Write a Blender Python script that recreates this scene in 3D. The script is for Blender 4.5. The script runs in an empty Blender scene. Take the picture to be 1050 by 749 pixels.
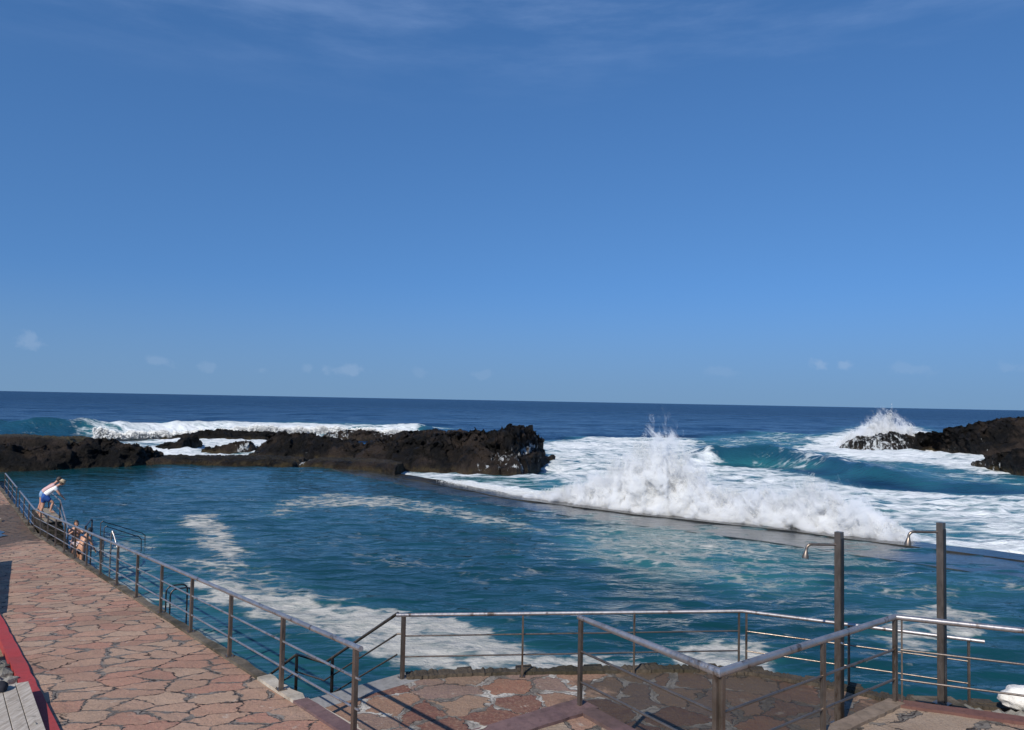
import bpy, bmesh, math, random
import numpy as np
from mathutils import Vector, Matrix
random.seed(7)
rng = np.random.default_rng(11)
S = bpy.context.scene
C = bpy.context.scene.collection
rad = math.radians

# ------------------------------------------------------------------ camera
EYE = 3.9
FPX = 780.0
ROLL = rad(1.09); PITCH = math.atan(36.0/FPX)
fw = Vector((0, math.cos(PITCH), math.sin(PITCH)))
rt0 = Vector((1, 0, 0)); up0 = rt0.cross(fw)
rt = rt0*math.cos(ROLL)+up0*math.sin(ROLL)
up = up0*math.cos(ROLL)-rt0*math.sin(ROLL)
cam_d = bpy.data.cameras.new('camera'); cam = bpy.data.objects.new('camera', cam_d); C.objects.link(cam)
M = Matrix((rt, up, -fw)).transposed().to_4x4(); M.translation = (0, 0, EYE)
cam.matrix_world = M
cam_d.sensor_width = 36; cam_d.lens = 36*FPX/1050.0
cam_d.clip_start = 0.1; cam_d.clip_end = 60000
S.camera = cam

# ------------------------------------------------------------------ light and sky
SUN_AZ = (-0.50, -0.866); SUN_EL = rad(39)
w = bpy.data.worlds.new('World'); S.world = w; w.use_nodes = True
nt = w.node_tree; nt.nodes.clear()
def wn(t, **k):
    n = nt.nodes.new(t)
    for a, b in k.items(): setattr(n, a, b)
    return n
out = wn('ShaderNodeOutputWorld'); bg = wn('ShaderNodeBackground'); sky = wn('ShaderNodeTexSky')
sky.sky_type = 'NISHITA'; sky.sun_disc = False; sky.sun_elevation = SUN_EL
sky.sun_rotation = math.atan2(SUN_AZ[0], SUN_AZ[1])
sky.altitude = 0; sky.air_density = 1.0; sky.dust_density = 0.0; sky.ozone_density = 3.0
bg.inputs['Strength'].default_value = 0.112
tc = wn('ShaderNodeTexCoord')
lift = wn('ShaderNodeVectorMath', operation='MULTIPLY_ADD'); lift.inputs[1].default_value = (1, 1, 0.70); lift.inputs[2].default_value = (0, 0, 0.22)
nt.links.new(tc.outputs['Generated'], lift.inputs[0]); nrm = wn('ShaderNodeVectorMath', operation='NORMALIZE'); nt.links.new(lift.outputs[0], nrm.inputs[0])
nt.links.new(nrm.outputs[0], sky.inputs['Vector'])
hsv = wn('ShaderNodeHueSaturation'); hsv.inputs['Saturation'].default_value = 1.17; nt.links.new(sky.outputs[0], hsv.inputs['Color'])
tint = wn('ShaderNodeMixRGB', blend_type='MULTIPLY'); tint.inputs[0].default_value = 1.0; tint.inputs[2].default_value = (0.83, 0.965, 1.10, 1); nt.links.new(hsv.outputs[0], tint.inputs[1])
low = wn('ShaderNodeMixRGB'); low.inputs[2].default_value = (1.52, 2.62, 4.10, 1); nt.links.new(tint.outputs[0], low.inputs[1])
sep = wn('ShaderNodeSeparateXYZ'); nt.links.new(tc.outputs['Generated'], sep.inputs[0])
def wmath(op, a, b=None, clamp=False):
    n = wn('ShaderNodeMath', operation=op, use_clamp=clamp)
    for i, v in enumerate((a, b)):
        if v is None: continue
        if isinstance(v, (int, float)): n.inputs[i].default_value = v
        else: nt.links.new(v, n.inputs[i])
    return n.outputs[0]
def wramp(v, a, b, c=0.0, d=1.0, smooth=True):
    n = wn('ShaderNodeMapRange'); n.interpolation_type = 'SMOOTHSTEP' if smooth else 'LINEAR'
    nt.links.new(v, n.inputs[0])
    for i, x in zip((1, 2, 3, 4), (a, b, c, d)): n.inputs[i].default_value = x
    return n.outputs[0]
def wnoise(scale, vec_scale, detail=4, rough=0.55):
    m = wn('ShaderNodeMapping'); m.inputs['Scale'].default_value = vec_scale
    nt.links.new(tc.outputs['Generated'], m.inputs[0])
    n = wn('ShaderNodeTexNoise'); n.inputs['Scale'].default_value = scale; n.inputs['Detail'].default_value = detail
    n.inputs['Roughness'].default_value = rough
    nt.links.new(m.outputs[0], n.inputs[0]); return n.outputs['Fac']
el = sep.outputs['Z']
nt.links.new(wramp(el, -0.02, 0.16, 0.92, 0.0), low.inputs[0])          # grey-blue sea haze low over the horizon
pw = wn('ShaderNodeTexNoise'); pw.inputs['Scale'].default_value = 42; pw.inputs['Detail'].default_value = 6; pw.inputs['Roughness'].default_value = 0.6; nt.links.new(tc.outputs['Generated'], pw.inputs[0])
puff = None
for az_, el_, wd, ht, st_ in ((-32.5, 3.2, 0.85, 0.55, 0.8), (-25.0, 2.2, 1.5, 0.45, 0.55), (-21.8, 1.9, 0.7, 0.4, 0.45), (-18.2, 1.85, 0.6, 0.35, 0.4), (-15.0, 2.05, 0.5, 0.4, 0.45), (-12.0, 1.95, 1.5, 0.55, 0.75), (-7.0, 1.9, 0.7, 0.4, 0.3), (-2.2, 1.9, 0.9, 0.4, 0.35), (21.9, 2.95, 0.75, 0.5, 1.0), (23.7, 2.85, 0.65, 0.42, 0.9), (15.0, 2.4, 1.2, 0.5, 0.3), (27.6, 2.6, 1.6, 0.5, 0.4), (33.0, 2.6, 1.2, 0.5, 0.35)):
    a_, e_ = math.radians(az_), math.radians(el_)
    dx_ = wmath('DIVIDE', wmath('SUBTRACT', wmath('ARCTAN2', sep.outputs['X'], sep.outputs['Y']), a_), math.radians(wd))
    dy_ = wmath('DIVIDE', wmath('SUBTRACT', el, math.sin(e_)), math.radians(ht))
    r_ = wmath('SQRT', wmath('ADD', wmath('MULTIPLY', dx_, dx_), wmath('MULTIPLY', dy_, dy_)))
    k_ = wmath('MULTIPLY', wramp(wmath('ADD', r_, wmath('MULTIPLY', wmath('SUBTRACT', pw.outputs['Fac'], 0.5), 3.4)), 1.05, 0.35), st_)
    puff = k_ if puff is None else wmath('MAXIMUM', puff, k_)
cirr = wmath('MULTIPLY', wramp(wnoise(2.6, (1, 1, 5.5), 7, 0.62), 0.42, 0.75), wramp(el, 0.33, 0.52))
mx = wn('ShaderNodeMixRGB'); mx.inputs[2].default_value = (3.4, 4.4, 6.0, 1)
nt.links.new(wmath('MULTIPLY', puff, 0.30), mx.inputs[0]); nt.links.new(low.outputs[0], mx.inputs[1])
mx2 = wn('ShaderNodeMixRGB'); mx2.inputs[2].default_value = (3.4, 4.7, 7.4, 1)
nt.links.new(wmath('MULTIPLY', cirr, 0.34), mx2.inputs[0]); nt.links.new(mx.outputs[0], mx2.inputs[1])
nt.links.new(mx2.outputs[0], bg.inputs['Color']); nt.links.new(bg.outputs[0], out.inputs[0])

sl = bpy.data.lights.new('sun', 'SUN'); sun = bpy.data.objects.new('sun', sl); C.objects.link(sun)
sl.energy = 4.6; sl.angle = rad(0.53); sl.color = (1.0, 0.945, 0.85)
Ld = Vector((SUN_AZ[0]*math.cos(SUN_EL), SUN_AZ[1]*math.cos(SUN_EL), math.sin(SUN_EL)))
sun.rotation_euler = Ld.to_track_quat('Z', 'Y').to_euler(); sun.location = (0, 0, 60)
S.view_settings.view_transform = 'Standard'; S.view_settings.look = 'None'
S.view_settings.exposure = 0.08; S.view_settings.gamma = 1.0; S.view_settings.use_curve_mapping = False
S.render.engine = 'CYCLES'
S.cycles.use_denoising = True
S.cycles.volume_bounces = 9; S.cycles.volume_step_rate = 1.0; S.cycles.volume_max_steps = 256
S.cycles.max_bounces = 10; S.cycles.transparent_max_bounces = 12

# ------------------------------------------------------------------ where things stand
def ray(x, y):
    return fw + rt*((x-525)/FPX) - up*((y-374.5)/FPX)
def atz(x, y, z):                       # the point at height z seen at a place in the photo
    r = ray(x, y); return Vector((0, 0, EYE)) + r*((z-EYE)/r.z)
def aty(x, y, Y):
    r = ray(x, y); return Vector((0, 0, EYE)) + r*(Y/r.y)
D = Vector((-0.611, 0.792, 0)).normalized()     # along the walkway, away from the viewer
N = Vector((D.y, -D.x, 0))                      # across it, towards the pool
W0 = Vector((-1.70, 8.49, 0.16)); SLOPE = -0.074; STEP = 2.127; S_END = 14*STEP
WATER = -2.8
def walk(s, p=0.0, dz=0.0):             # point on the walkway: s along, p across from the railing line
    z = W0.z + SLOPE*min(s, S_END)
    v = W0 + D*s + N*p; return Vector((v.x, v.y, z+dz))

# ------------------------------------------------------------------ numpy noise
_perm = rng.permutation(256).astype(np.int64); _perm = np.concatenate([_perm, _perm, _perm])
_g = rng.normal(size=(256, 3)); _g /= np.linalg.norm(_g, axis=1)[:, None]
def gnoise(x, y, z):
    x, y, z = np.broadcast_arrays(np.asarray(x, float), np.asarray(y, float), np.asarray(z, float))
    xi, yi, zi = np.floor(x).astype(np.int64), np.floor(y).astype(np.int64), np.floor(z).astype(np.int64)
    xf, yf, zf = x-xi, y-yi, z-zi
    xi &= 255; yi &= 255; zi &= 255
    u, v, t = [q*q*q*(q*(q*6-15)+10) for q in (xf, yf, zf)]
    r = 0
    for i in (0, 1):
        for j in (0, 1):
            for k in (0, 1):
                h = _perm[_perm[_perm[xi+i]+yi+j]+zi+k]
                g = _g[h]
                d = g[..., 0]*(xf-i)+g[..., 1]*(yf-j)+g[..., 2]*(zf-k)
                r = r + d*(u if i else 1-u)*(v if j else 1-v)*(t if k else 1-t)
    return r*1.5
def fbm(x, y, z=0.0, o=4, lac=2.03, gain=0.5):
    r = 0; a = 1.0; f = 1.0
    for i in range(o):
        r = r + a*gnoise(np.asarray(x)*f+17.3*i, np.asarray(y)*f-9.1*i, np.asarray(z)*f+3.7*i); a *= gain; f *= lac
    return r
def ridged(x, y, z=0.0, o=4, lac=2.1, gain=0.55):
    r = 0; a = 1.0; f = 1.0
    for i in range(o):
        r = r + a*(1-2*np.abs(gnoise(np.asarray(x)*f+11.3*i, np.asarray(y)*f-5.1*i, np.asarray(z)*f+7.7*i))); a *= gain; f *= lac
    return r
def sstep(a, b, v):
    t = np.clip((v-a)/(b-a), 0, 1); return t*t*(3-2*t)
def poly_sd(X, Y, P):                   # signed distance, positive inside
    P = np.asarray(P, float); d = np.full(X.shape, 1e9); ins = np.zeros(X.shape, bool)
    for i in range(len(P)):
        a = P[i]; b = P[(i+1) % len(P)]; e = b-a
        t = np.clip(((X-a[0])*e[0]+(Y-a[1])*e[1])/(e@e), 0, 1)
        d = np.minimum(d, np.hypot(X-a[0]-t*e[0], Y-a[1]-t*e[1]))
        c = (a[1] > Y) != (b[1] > Y)
        with np.errstate(divide='ignore', invalid='ignore'):
            c &= X < (b[0]-a[0])*(Y-a[1])/(b[1]-a[1])+a[0]
        ins ^= c
    return np.where(ins, d, -d)
def line_d(X, Y, P):
    P = np.asarray(P, float); d = np.full(X.shape, 1e9)
    for a, b in zip(P[:-1], P[1:]):
        e = b-a; t = np.clip(((X-a[0])*e[0]+(Y-a[1])*e[1])/(e@e), 0, 1)
        d = np.minimum(d, np.hypot(X-a[0]-t*e[0], Y-a[1]-t*e[1]))
    return d

# ------------------------------------------------------------------ materials
class Mat:
    def __init__(s, name):
        s.m = bpy.data.materials.new(name); s.m.use_nodes = True; s.t = s.m.node_tree
        s.b = s.t.nodes['Principled BSDF']; s.o = s.t.nodes['Material Output']
        s._c = None
    def n(s, t, **k):
        n = s.t.nodes.new(t)
        for a, b in k.items(): setattr(n, a, b)
        return n
    def l(s, a, b): s.t.links.new(a, b)
    def co(s):
        if s._c is None: s._c = s.n('ShaderNodeNewGeometry').outputs['Position']
        return s._c
    def put(s, v, sock):
        if isinstance(v, (int, float)): sock.default_value = v
        elif isinstance(v, (tuple, list)): sock.default_value = tuple(v)+(1,) if len(v) == 3 and sock.type == 'RGBA' else v
        else: s.l(v, sock)
    def math(s, op, a, b=0.0, clamp=False):
        n = s.n('ShaderNodeMath', operation=op, use_clamp=clamp); s.put(a, n.inputs[0]); s.put(b, n.inputs[1]); return n.outputs[0]
    def ramp(s, v, a, b, c=0.0, d=1.0):
        n = s.n('ShaderNodeMapRange', interpolation_type='SMOOTHSTEP'); s.put(v, n.inputs[0])
        for i, x in zip((1, 2, 3, 4), (a, b, c, d)): s.put(x, n.inputs[i])
        return n.outputs[0]
    def map(s, scale=(1, 1, 1), rot=(0, 0, 0), vec=None):
        n = s.n('ShaderNodeMapping'); n.inputs['Scale'].default_value = scale; n.inputs['Rotation'].default_value = rot
        s.l(vec or s.co(), n.inputs[0]); return n.outputs[0]
    def noise(s, scale, detail=4, rough=0.55, vec=None, dist=0.0, out='Fac'):
        n = s.n('ShaderNodeTexNoise'); n.inputs['Scale'].default_value = scale; n.inputs['Detail'].default_value = detail
        n.inputs['Roughness'].default_value = rough; n.inputs['Distortion'].default_value = dist
        s.l(vec or s.co(), n.inputs[0]); return n.outputs[out]
    def mix(s, f, a, b, mode='MIX'):
        n = s.n('ShaderNodeMixRGB', blend_type=mode); s.put(f, n.inputs[0]); s.put(a, n.inputs[1]); s.put(b, n.inputs[2]); return n.outputs[0]
    def cr(s, v, stops, interp='LINEAR'):
        n = s.n('ShaderNodeValToRGB'); e = n.color_ramp; e.interpolation = interp
        while len(e.elements) < len(stops): e.elements.new(0.5)
        for el_, (p, c) in zip(e.elements, stops): el_.position = p; el_.color = tuple(c)+(1,)
        s.put(v, n.inputs[0]); return n.outputs[0]
    def attr(s, name): return s.n('ShaderNodeAttribute', attribute_name=name).outputs['Fac']
    def bump(s, h, strength=0.5, dist=0.02, prev=None):
        n = s.n('ShaderNodeBump'); n.inputs['Strength'].default_value = strength; n.inputs['Distance'].default_value = dist
        s.l(h, n.inputs['Height'])
        if prev is not None: s.l(prev, n.inputs['Normal'])
        return n.outputs[0]
    def set(s, **k):
        names = dict(color='Base Color', rough='Roughness', metal='Metallic', normal='Normal', spec='Specular IOR Level', ior='IOR')
        for a, v in k.items(): s.put(v, s.b.inputs[names[a]])
        return s.m

def plain(name, col, rough=0.6, metal=0.0, var=0.25, scale=9.0, bump=0.0):
    m = Mat(name)
    f = m.ramp(m.noise(scale, 5), 0.3, 0.7)
    m.set(color=m.mix(f, tuple(c*(1-var) for c in col), tuple(min(1, c*(1+var)) for c in col)), rough=rough, metal=metal)
    if bump: m.set(normal=m.bump(m.noise(scale*4, 4), 0.5, bump))
    return m.m

def metal_mat(name, col, rough):
    m = Mat(name)
    a = m.noise(3.0, 5, 0.6); b = m.noise(40, 3, 0.6, vec=m.map((1, 1, 0.2)))
    c = m.mix(m.ramp(a, 0.35, 0.7), col, tuple(x*0.72 for x in col))
    c = m.mix(m.ramp(m.noise(5, 7, 0.72, vec=m.map((1, 1, 0.35))), 0.54, 0.66, 0, 0.85), c, (0.10, 0.062, 0.038))
    m.set(color=c, rough=m.ramp(b, 0.3, 0.7, rough-0.08, rough+0.12), metal=0.85); return m.m
steel = metal_mat('weathered_steel', (0.25, 0.205, 0.17), 0.38)
bright_steel = metal_mat('rail_steel', (0.50, 0.47, 0.46), 0.40)
chrome = plain('chrome', (0.5, 0.49, 0.47), 0.22, 0.95, 0.1)
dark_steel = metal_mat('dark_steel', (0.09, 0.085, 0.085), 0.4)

def paving(name, size, stretch, joint, palette, joint_w=0.05, wet=None, pale_joint=0.0, dirt=0.45, seed=0.0, rot=-37.6):
    m = Mat(name)
    base = m.map((stretch[0]/size, stretch[1]/size, 0.0), (0, 0, rad(rot)))
    off = m.n('ShaderNodeVectorMath', operation='ADD'); off.inputs[1].default_value = (seed, seed*0.7, 0); m.l(base, off.inputs[0])
    wob = m.noise(1.7, 5, 0.62, vec=off.outputs[0], out='Color')
    sub = m.n('ShaderNodeVectorMath', operation='SUBTRACT'); m.l(wob, sub.inputs[0]); sub.inputs[1].default_value = (0.5, 0.5, 0.5)
    scl = m.n('ShaderNodeVectorMath', operation='SCALE'); m.l(sub.outputs[0], scl.inputs[0]); scl.inputs['Scale'].default_value = 0.70
    add = m.n('ShaderNodeVectorMath', operation='ADD'); m.l(off.outputs[0], add.inputs[0]); m.l(scl.outputs[0], add.inputs[1])
    v1 = m.n('ShaderNodeTexVoronoi', voronoi_dimensions='2D', feature='F1'); v2 = m.n('ShaderNodeTexVoronoi', voronoi_dimensions='2D', feature='DISTANCE_TO_EDGE')
    for v in (v1, v2): v.inputs['Scale'].default_value = 1.0; v.inputs['Randomness'].default_value = 0.93; m.l(add.outputs[0], v.inputs[0])
    sp = m.n('ShaderNodeSeparateColor'); m.l(v1.outputs['Color'], sp.inputs[0])
    cell = sp.outputs[0]
    n = len(palette)
    col = m.cr(cell, [(i/n, c) for i, c in enumerate(palette)], 'CONSTANT')
    col = m.mix(m.ramp(sp.outputs[1], 0, 1, 0.0, 0.25), col, (0.16, 0.11, 0.085))
    fine = m.noise(26, 6, 0.68); mid = m.noise(5.5, 5, 0.62); big = m.noise(0.55, 4, 0.6)
    col = m.mix(m.ramp(mid, 0.35, 0.72, 0.0, dirt), col, (0.235, 0.15, 0.095), 'MIX')
    col = m.mix(m.ramp(fine, 0.42, 0.75, 0.0, 0.40), col, (0.46, 0.33, 0.22))
    col = m.mix(m.ramp(m.noise(48, 5, 0.72), 0.52, 0.67, 0, 0.6), col, (0.10, 0.066, 0.048))
    col = m.mix(m.ramp(m.noise(3.1, 7, 0.72), 0.60, 0.68, 0, 0.55), col, (0.50, 0.44, 0.37))
    d = m.math('ADD', v2.outputs[0], m.math('MULTIPLY', m.math('SUBTRACT', mid, 0.5), 0.10))
    d = m.math('ADD', d, m.math('MULTIPLY', m.math('SUBTRACT', fine, 0.5), 0.05))
    wj = m.ramp(m.noise(1.7, 4, 0.6), 0.40, 0.68, joint_w*0.10, joint_w*2.0)
    jm = m.ramp(d, m.math('MULTIPLY', wj, 0.7), wj, 1.0, 0.0)
    jcol = m.mix(m.ramp(mid, 0.35, 0.65), joint, tuple(c*0.55 for c in joint))
    if pale_joint:
        jcol = m.mix(m.ramp(m.noise(0.9, 3), 0.44, 0.56, 0, pale_joint), jcol, (0.62, 0.58, 0.52))
    col = m.mix(jm, col, jcol)
    crack = m.math('MULTIPLY', m.ramp(d, 0.006, 0.033, 1.0, 0.0), m.ramp(m.noise(2.6, 4, 0.65), 0.38, 0.50))
    if pale_joint: crack = m.math('MULTIPLY', crack, 0.5)
    col = m.mix(crack, col, (0.025, 0.018, 0.015))
    jm = m.math('MAXIMUM', jm, crack)
    col = m.mix(m.ramp(big, 0.48, 0.72, 0.0, 0.35), col, (0.12, 0.085, 0.06))
    rough = 0.78
    if wet is not None:
        # algae-dark wet stain with its own outline
        (cx, cy), r0 = wet
        d = m.n('ShaderNodeVectorMath', operation='DISTANCE'); m.l(m.map((1, 1, 0)), d.inputs[0]); d.inputs[1].default_value = (cx, cy, 0)
        wm = m.ramp(m.math('ADD', m.math('DIVIDE', d.outputs['Value'], r0), m.math('MULTIPLY', m.math('SUBTRACT', m.noise(1.3, 5, 0.65), 0.5), 1.3)), 0.8, 1.02, 1, 0)
        col = m.mix(m.math('MULTIPLY', wm, 0.74), col, m.mix(mid, (0.022, 0.017, 0.010), (0.06, 0.045, 0.022)))
        rough = m.ramp(wm, 0, 1, 0.78, 0.58)
    h = m.math('SUBTRACT', m.math('ADD', m.math('MULTIPLY', fine, 0.5), m.math('MULTIPLY', mid, 0.6)), m.math('MULTIPLY', jm, 1.4))
    h = m.math('ADD', h, m.math('MULTIPLY', cell, 0.5))
    m.set(color=col, rough=rough, normal=m.bump(h, 1.0, 0.040), spec=0.3)
    return m.m
PINKS = [(0.415, 0.238, 0.165), (0.435, 0.275, 0.195), (0.39, 0.195, 0.138), (0.435, 0.29, 0.205), (0.42, 0.243, 0.17), (0.425, 0.26, 0.18), (0.40, 0.21, 0.147), (0.415, 0.275, 0.195)]
walk_mat = paving('flagstone_walk', 0.47, (0.82, 1.22), (0.25, 0.215, 0.185), PINKS, 0.06, dirt=0.30, rot=6, wet=((W0.x+D.x*33-N.x*1.2, W0.y+D.y*33-N.y*1.2), 8.0))
terr_mat = paving('flagstone_terrace', 0.72, (1.0, 1.0), (0.22, 0.19, 0.16), [(0.265, 0.15, 0.10), (0.29, 0.185, 0.125), (0.155, 0.055, 0.04), (0.22, 0.145, 0.12), (0.29, 0.125, 0.075), (0.26, 0.175, 0.112)],
                  0.085, wet=((3.3, 11.2), 2.5), pale_joint=0.7, seed=3.3, dirt=0.3)
plat_mat = paving('flagstone_platform', 0.85, (1.0, 1.0), (0.20, 0.175, 0.15), [(0.33, 0.25, 0.185), (0.36, 0.28, 0.21), (0.34, 0.19, 0.135), (0.31, 0.25, 0.20)], 0.06, seed=8.1, dirt=0.35)

def concrete(name, a, b, moss=0.0, rough=0.85, bump=0.03):
    m = Mat(name)
    c = m.mix(m.ramp(m.noise(1.2, 6, 0.65), 0.35, 0.68), a, b)
    c = m.mix(m.ramp(m.noise(14, 6, 0.7), 0.45, 0.75, 0, 0.6), c, tuple(x*0.5 for x in a))
    if moss: c = m.mix(m.ramp(m.noise(0.8, 6, 0.7), 0.45, 0.6, 0, moss), c, (0.028, 0.024, 0.012))
    m.set(color=c, rough=rough, normal=m.bump(m.noise(9, 7, 0.7), 0.8, bump), spec=0.25); return m.m
kerb_dark = concrete('mossy_concrete', (0.10, 0.082, 0.062), (0.17, 0.14, 0.105), 0.8)
kerb_purple = concrete('purple_worn_paint', (0.125, 0.075, 0.075), (0.18, 0.112, 0.105), 0.4, 0.75, 0.012)
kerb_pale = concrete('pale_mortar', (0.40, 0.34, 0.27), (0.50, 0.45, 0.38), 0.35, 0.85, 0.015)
lip_grey = concrete('grey_concrete', (0.21, 0.205, 0.20), (0.29, 0.28, 0.27), 0.15, 0.8, 0.012)
wall_dark = concrete('wet_black_stone', (0.022, 0.019, 0.016), (0.06, 0.045, 0.03), 0.5, 0.6, 0.08)
deck_tan = concrete('tan_concrete', (0.23, 0.19, 0.145), (0.33, 0.27, 0.20), 0.1)
red_paint = concrete('red_paint', (0.36, 0.045, 0.045), (0.30, 0.05, 0.05), 0.12, 0.7, 0.01)
white_wall = concrete('shadow_wall_white', (0.55, 0.52, 0.48), (0.66, 0.63, 0.58), 0.05)
white_rock = concrete('white_painted_rock', (0.72, 0.68, 0.62), (0.80, 0.77, 0.72), 0.0, 0.8, 0.04)
soil = concrete('dry_soil', (0.20, 0.14, 0.085), (0.30, 0.22, 0.14), 0.1, 0.95, 0.05)
rubble_mat = concrete('grey_rubble', (0.12, 0.115, 0.10), (0.30, 0.28, 0.25), 0.3, 0.9, 0.05)

# ------------------------------------------------------------------ object helpers
def link(name, me, mat=None, parent=None):
    o = bpy.data.objects.new(name, me); C.objects.link(o)
    if mat is not None:
        for q in (mat if isinstance(mat, (list, tuple)) else [mat]): me.materials.append(q)
    if parent is not None: o.parent = parent
    return o
def tag(o, label=None, cat=None, group=None, kind=None):
    if label: o['label'] = label
    if cat: o['category'] = cat
    if group: o['group'] = group
    if kind: o['kind'] = kind
    return o
def empty(name, loc=(0, 0, 0), rz=0.0):
    o = bpy.data.objects.new(name, None); C.objects.link(o); o.location = loc; o.rotation_euler = (0, 0, rz)
    o.empty_display_size = 0.2; return o
def fin(bm, name, mat, parent=None, smooth=False, bevel=0.0):
    if bevel:
        bmesh.ops.bevel(bm, geom=list(bm.edges), offset=bevel, segments=2, affect='EDGES', profile=0.7)
    bmesh.ops.recalc_face_normals(bm, faces=bm.faces)
    me = bpy.data.meshes.new(name); bm.to_mesh(me); bm.free()
    if smooth:
        for p in me.polygons: p.use_smooth = True
        me.set_sharp_from_angle(angle=rad(40))
    o = link(name, me, mat)
    if parent is not None:
        o.parent = parent; o.matrix_parent_inverse = (Matrix.Translation(parent.location) @ parent.rotation_euler.to_matrix().to_4x4()).inverted()
    return o
def box(bm, c, sx, sy, sz, ax=None, ay=None, az=None):
    ax = (ax or Vector((1, 0, 0))); ay = (ay or Vector((0, 1, 0))); az = az or Vector((0, 0, 1))
    v = []
    for k in (-1, 1):
        for i, j in ((-1, -1), (1, -1), (1, 1), (-1, 1)):
            v.append(bm.verts.new(Vector(c)+ax*(i*sx/2)+ay*(j*sy/2)+az*(k*sz/2)))
    for f in ((3, 2, 1, 0), (4, 5, 6, 7), (0, 1, 5, 4), (1, 2, 6, 5), (2, 3, 7, 6), (3, 0, 4, 7)): bm.faces.new([v[i] for i in f])
    return v
def tube(bm, pts, r, seg=12, cap=True):
    pts = [Vector(p) for p in pts]; rs = r if isinstance(r, (list, tuple)) else [r]*len(pts)
    rings = []; t0 = (pts[1]-pts[0]).normalized()
    u = t0.orthogonal().normalized()
    for i, p in enumerate(pts):
        a = (pts[i]-pts[i-1]).normalized() if i else t0
        b = (pts[i+1]-pts[i]).normalized() if i < len(pts)-1 else a
        t = (a+b).normalized(); u = (u-t*u.dot(t)).normalized(); v = t.cross(u)
        k = 1.0/max(0.5, t.dot(a))
        rings.append([bm.verts.new(p+(u*math.cos(2*math.pi*q/seg)+v*math.sin(2*math.pi*q/seg))*rs[i]*(k if 0 < i < len(pts)-1 else 1)) for q in range(seg)])
    for A, B in zip(rings[:-1], rings[1:]):
        for q in range(seg): bm.faces.new((A[q], A[(q+1) % seg], B[(q+1) % seg], B[q]))
    if cap: bm.faces.new(rings[0][::-1]); bm.faces.new(rings[-1])
def arc(c, a, b, r, t0, t1, n=8):
    return [Vector(c)+Vector(a)*(r*math.cos(t0+(t1-t0)*i/n))+Vector(b)*(r*math.sin(t0+(t1-t0)*i/n)) for i in range(n+1)]
def prism(bm, poly, z0, z1):
    lo = [bm.verts.new((p[0], p[1], z0)) for p in poly]; hi = [bm.verts.new((p[0], p[1], z1)) for p in poly]
    n = len(poly)
    bm.faces.new(hi); bm.faces.new(lo[::-1])
    for i in range(n): bm.faces.new((lo[i], lo[(i+1) % n], hi[(i+1) % n], hi[i]))
def grid_mesh(name, X, Y, Z, keep=None, attrs=None):
    ny, nx = X.shape
    co = np.stack([X, Y, Z], -1).reshape(-1, 3)
    idx = np.arange(nx*ny).reshape(ny, nx)
    q = np.stack([idx[:-1, :-1], idx[:-1, 1:], idx[1:, 1:], idx[1:, :-1]], -1).reshape(-1, 4)
    if keep is not None: q = q[keep[:-1, :-1].ravel() & keep[1:, 1:].ravel() & keep[:-1, 1:].ravel() & keep[1:, :-1].ravel()]
    me = bpy.data.meshes.new(name)
    me.vertices.add(len(co)); me.vertices.foreach_set('co', co.ravel())
    me.loops.add(len(q)*4); me.loops.foreach_set('vertex_index', q.ravel())
    me.polygons.add(len(q)); me.polygons.foreach_set('loop_start', np.arange(len(q))*4); me.polygons.foreach_set('loop_total', np.full(len(q), 4))
    me.update(calc_edges=True)
    me.polygons.foreach_set('use_smooth', np.ones(len(q), bool))
    for k, v in (attrs or {}).items():
        a = me.attributes.new(k, 'FLOAT', 'POINT'); a.data.foreach_set('value', np.asarray(v, np.float32).ravel())
    return me
def scatter_mesh(name, co, size, kind='tetra', squash=None):
    """many small droplets as one mesh"""
    n = len(co)
    if kind == 'tetra':
        base = np.array([(1, 1, 1), (-1, -1, 1), (-1, 1, -1), (1, -1, -1)], float)*0.62
        F = np.array([(0, 1, 3), (0, 2, 1), (0, 3, 2), (1, 2, 3)])
    else:
        base = np.array([(1, 0, 0), (-1, 0, 0), (0, 1, 0), (0, -1, 0), (0, 0, 1), (0, 0, -1)], float)
        F = np.array([(0, 2, 4), (2, 1, 4), (1, 3, 4), (3, 0, 4), (2, 0, 5), (1, 2, 5), (3, 1, 5), (0, 3, 5)])
    q = rng.normal(size=(n, 4)); q /= np.linalg.norm(q, axis=1)[:, None]
    a, b, c, d = q.T
    R = np.stack([1-2*(c*c+d*d), 2*(b*c-a*d), 2*(b*d+a*c), 2*(b*c+a*d), 1-2*(b*b+d*d), 2*(c*d-a*b), 2*(b*d-a*c), 2*(c*d+a*b), 1-2*(b*b+c*c)], -1).reshape(n, 3, 3)
    jit = base[None]*(0.7+0.6*rng.random((n, len(base), 1)))
    V = np.einsum('nij,nkj->nki', R, jit)*np.asarray(size)[:, None, None]
    if squash is not None: V = V*squash
    V = V+co[:, None, :]
    Fa = (F[None]+(np.arange(n)*len(base))[:, None, None]).reshape(-1, 3)
    me = bpy.data.meshes.new(name); V = V.reshape(-1, 3)
    me.vertices.add(len(V)); me.vertices.foreach_set('co', V.ravel())
    me.loops.add(len(Fa)*3); me.loops.foreach_set('vertex_index', Fa.ravel())
    me.polygons.add(len(Fa)); me.polygons.foreach_set('loop_start', np.arange(len(Fa))*3); me.polygons.foreach_set('loop_total', np.full(len(Fa), 3))
    me.update(calc_edges=True)
    me.polygons.foreach_set('use_smooth', np.ones(len(Fa), bool))
    return me

# ------------------------------------------------------------------ SEA
WALL_PX = [(240, 468), (374, 480), (400, 485.5), (450, 494), (540, 511), (661, 526), (783, 538.5), (904, 553.5), (960, 560.5), (1050, 571)]
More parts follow.
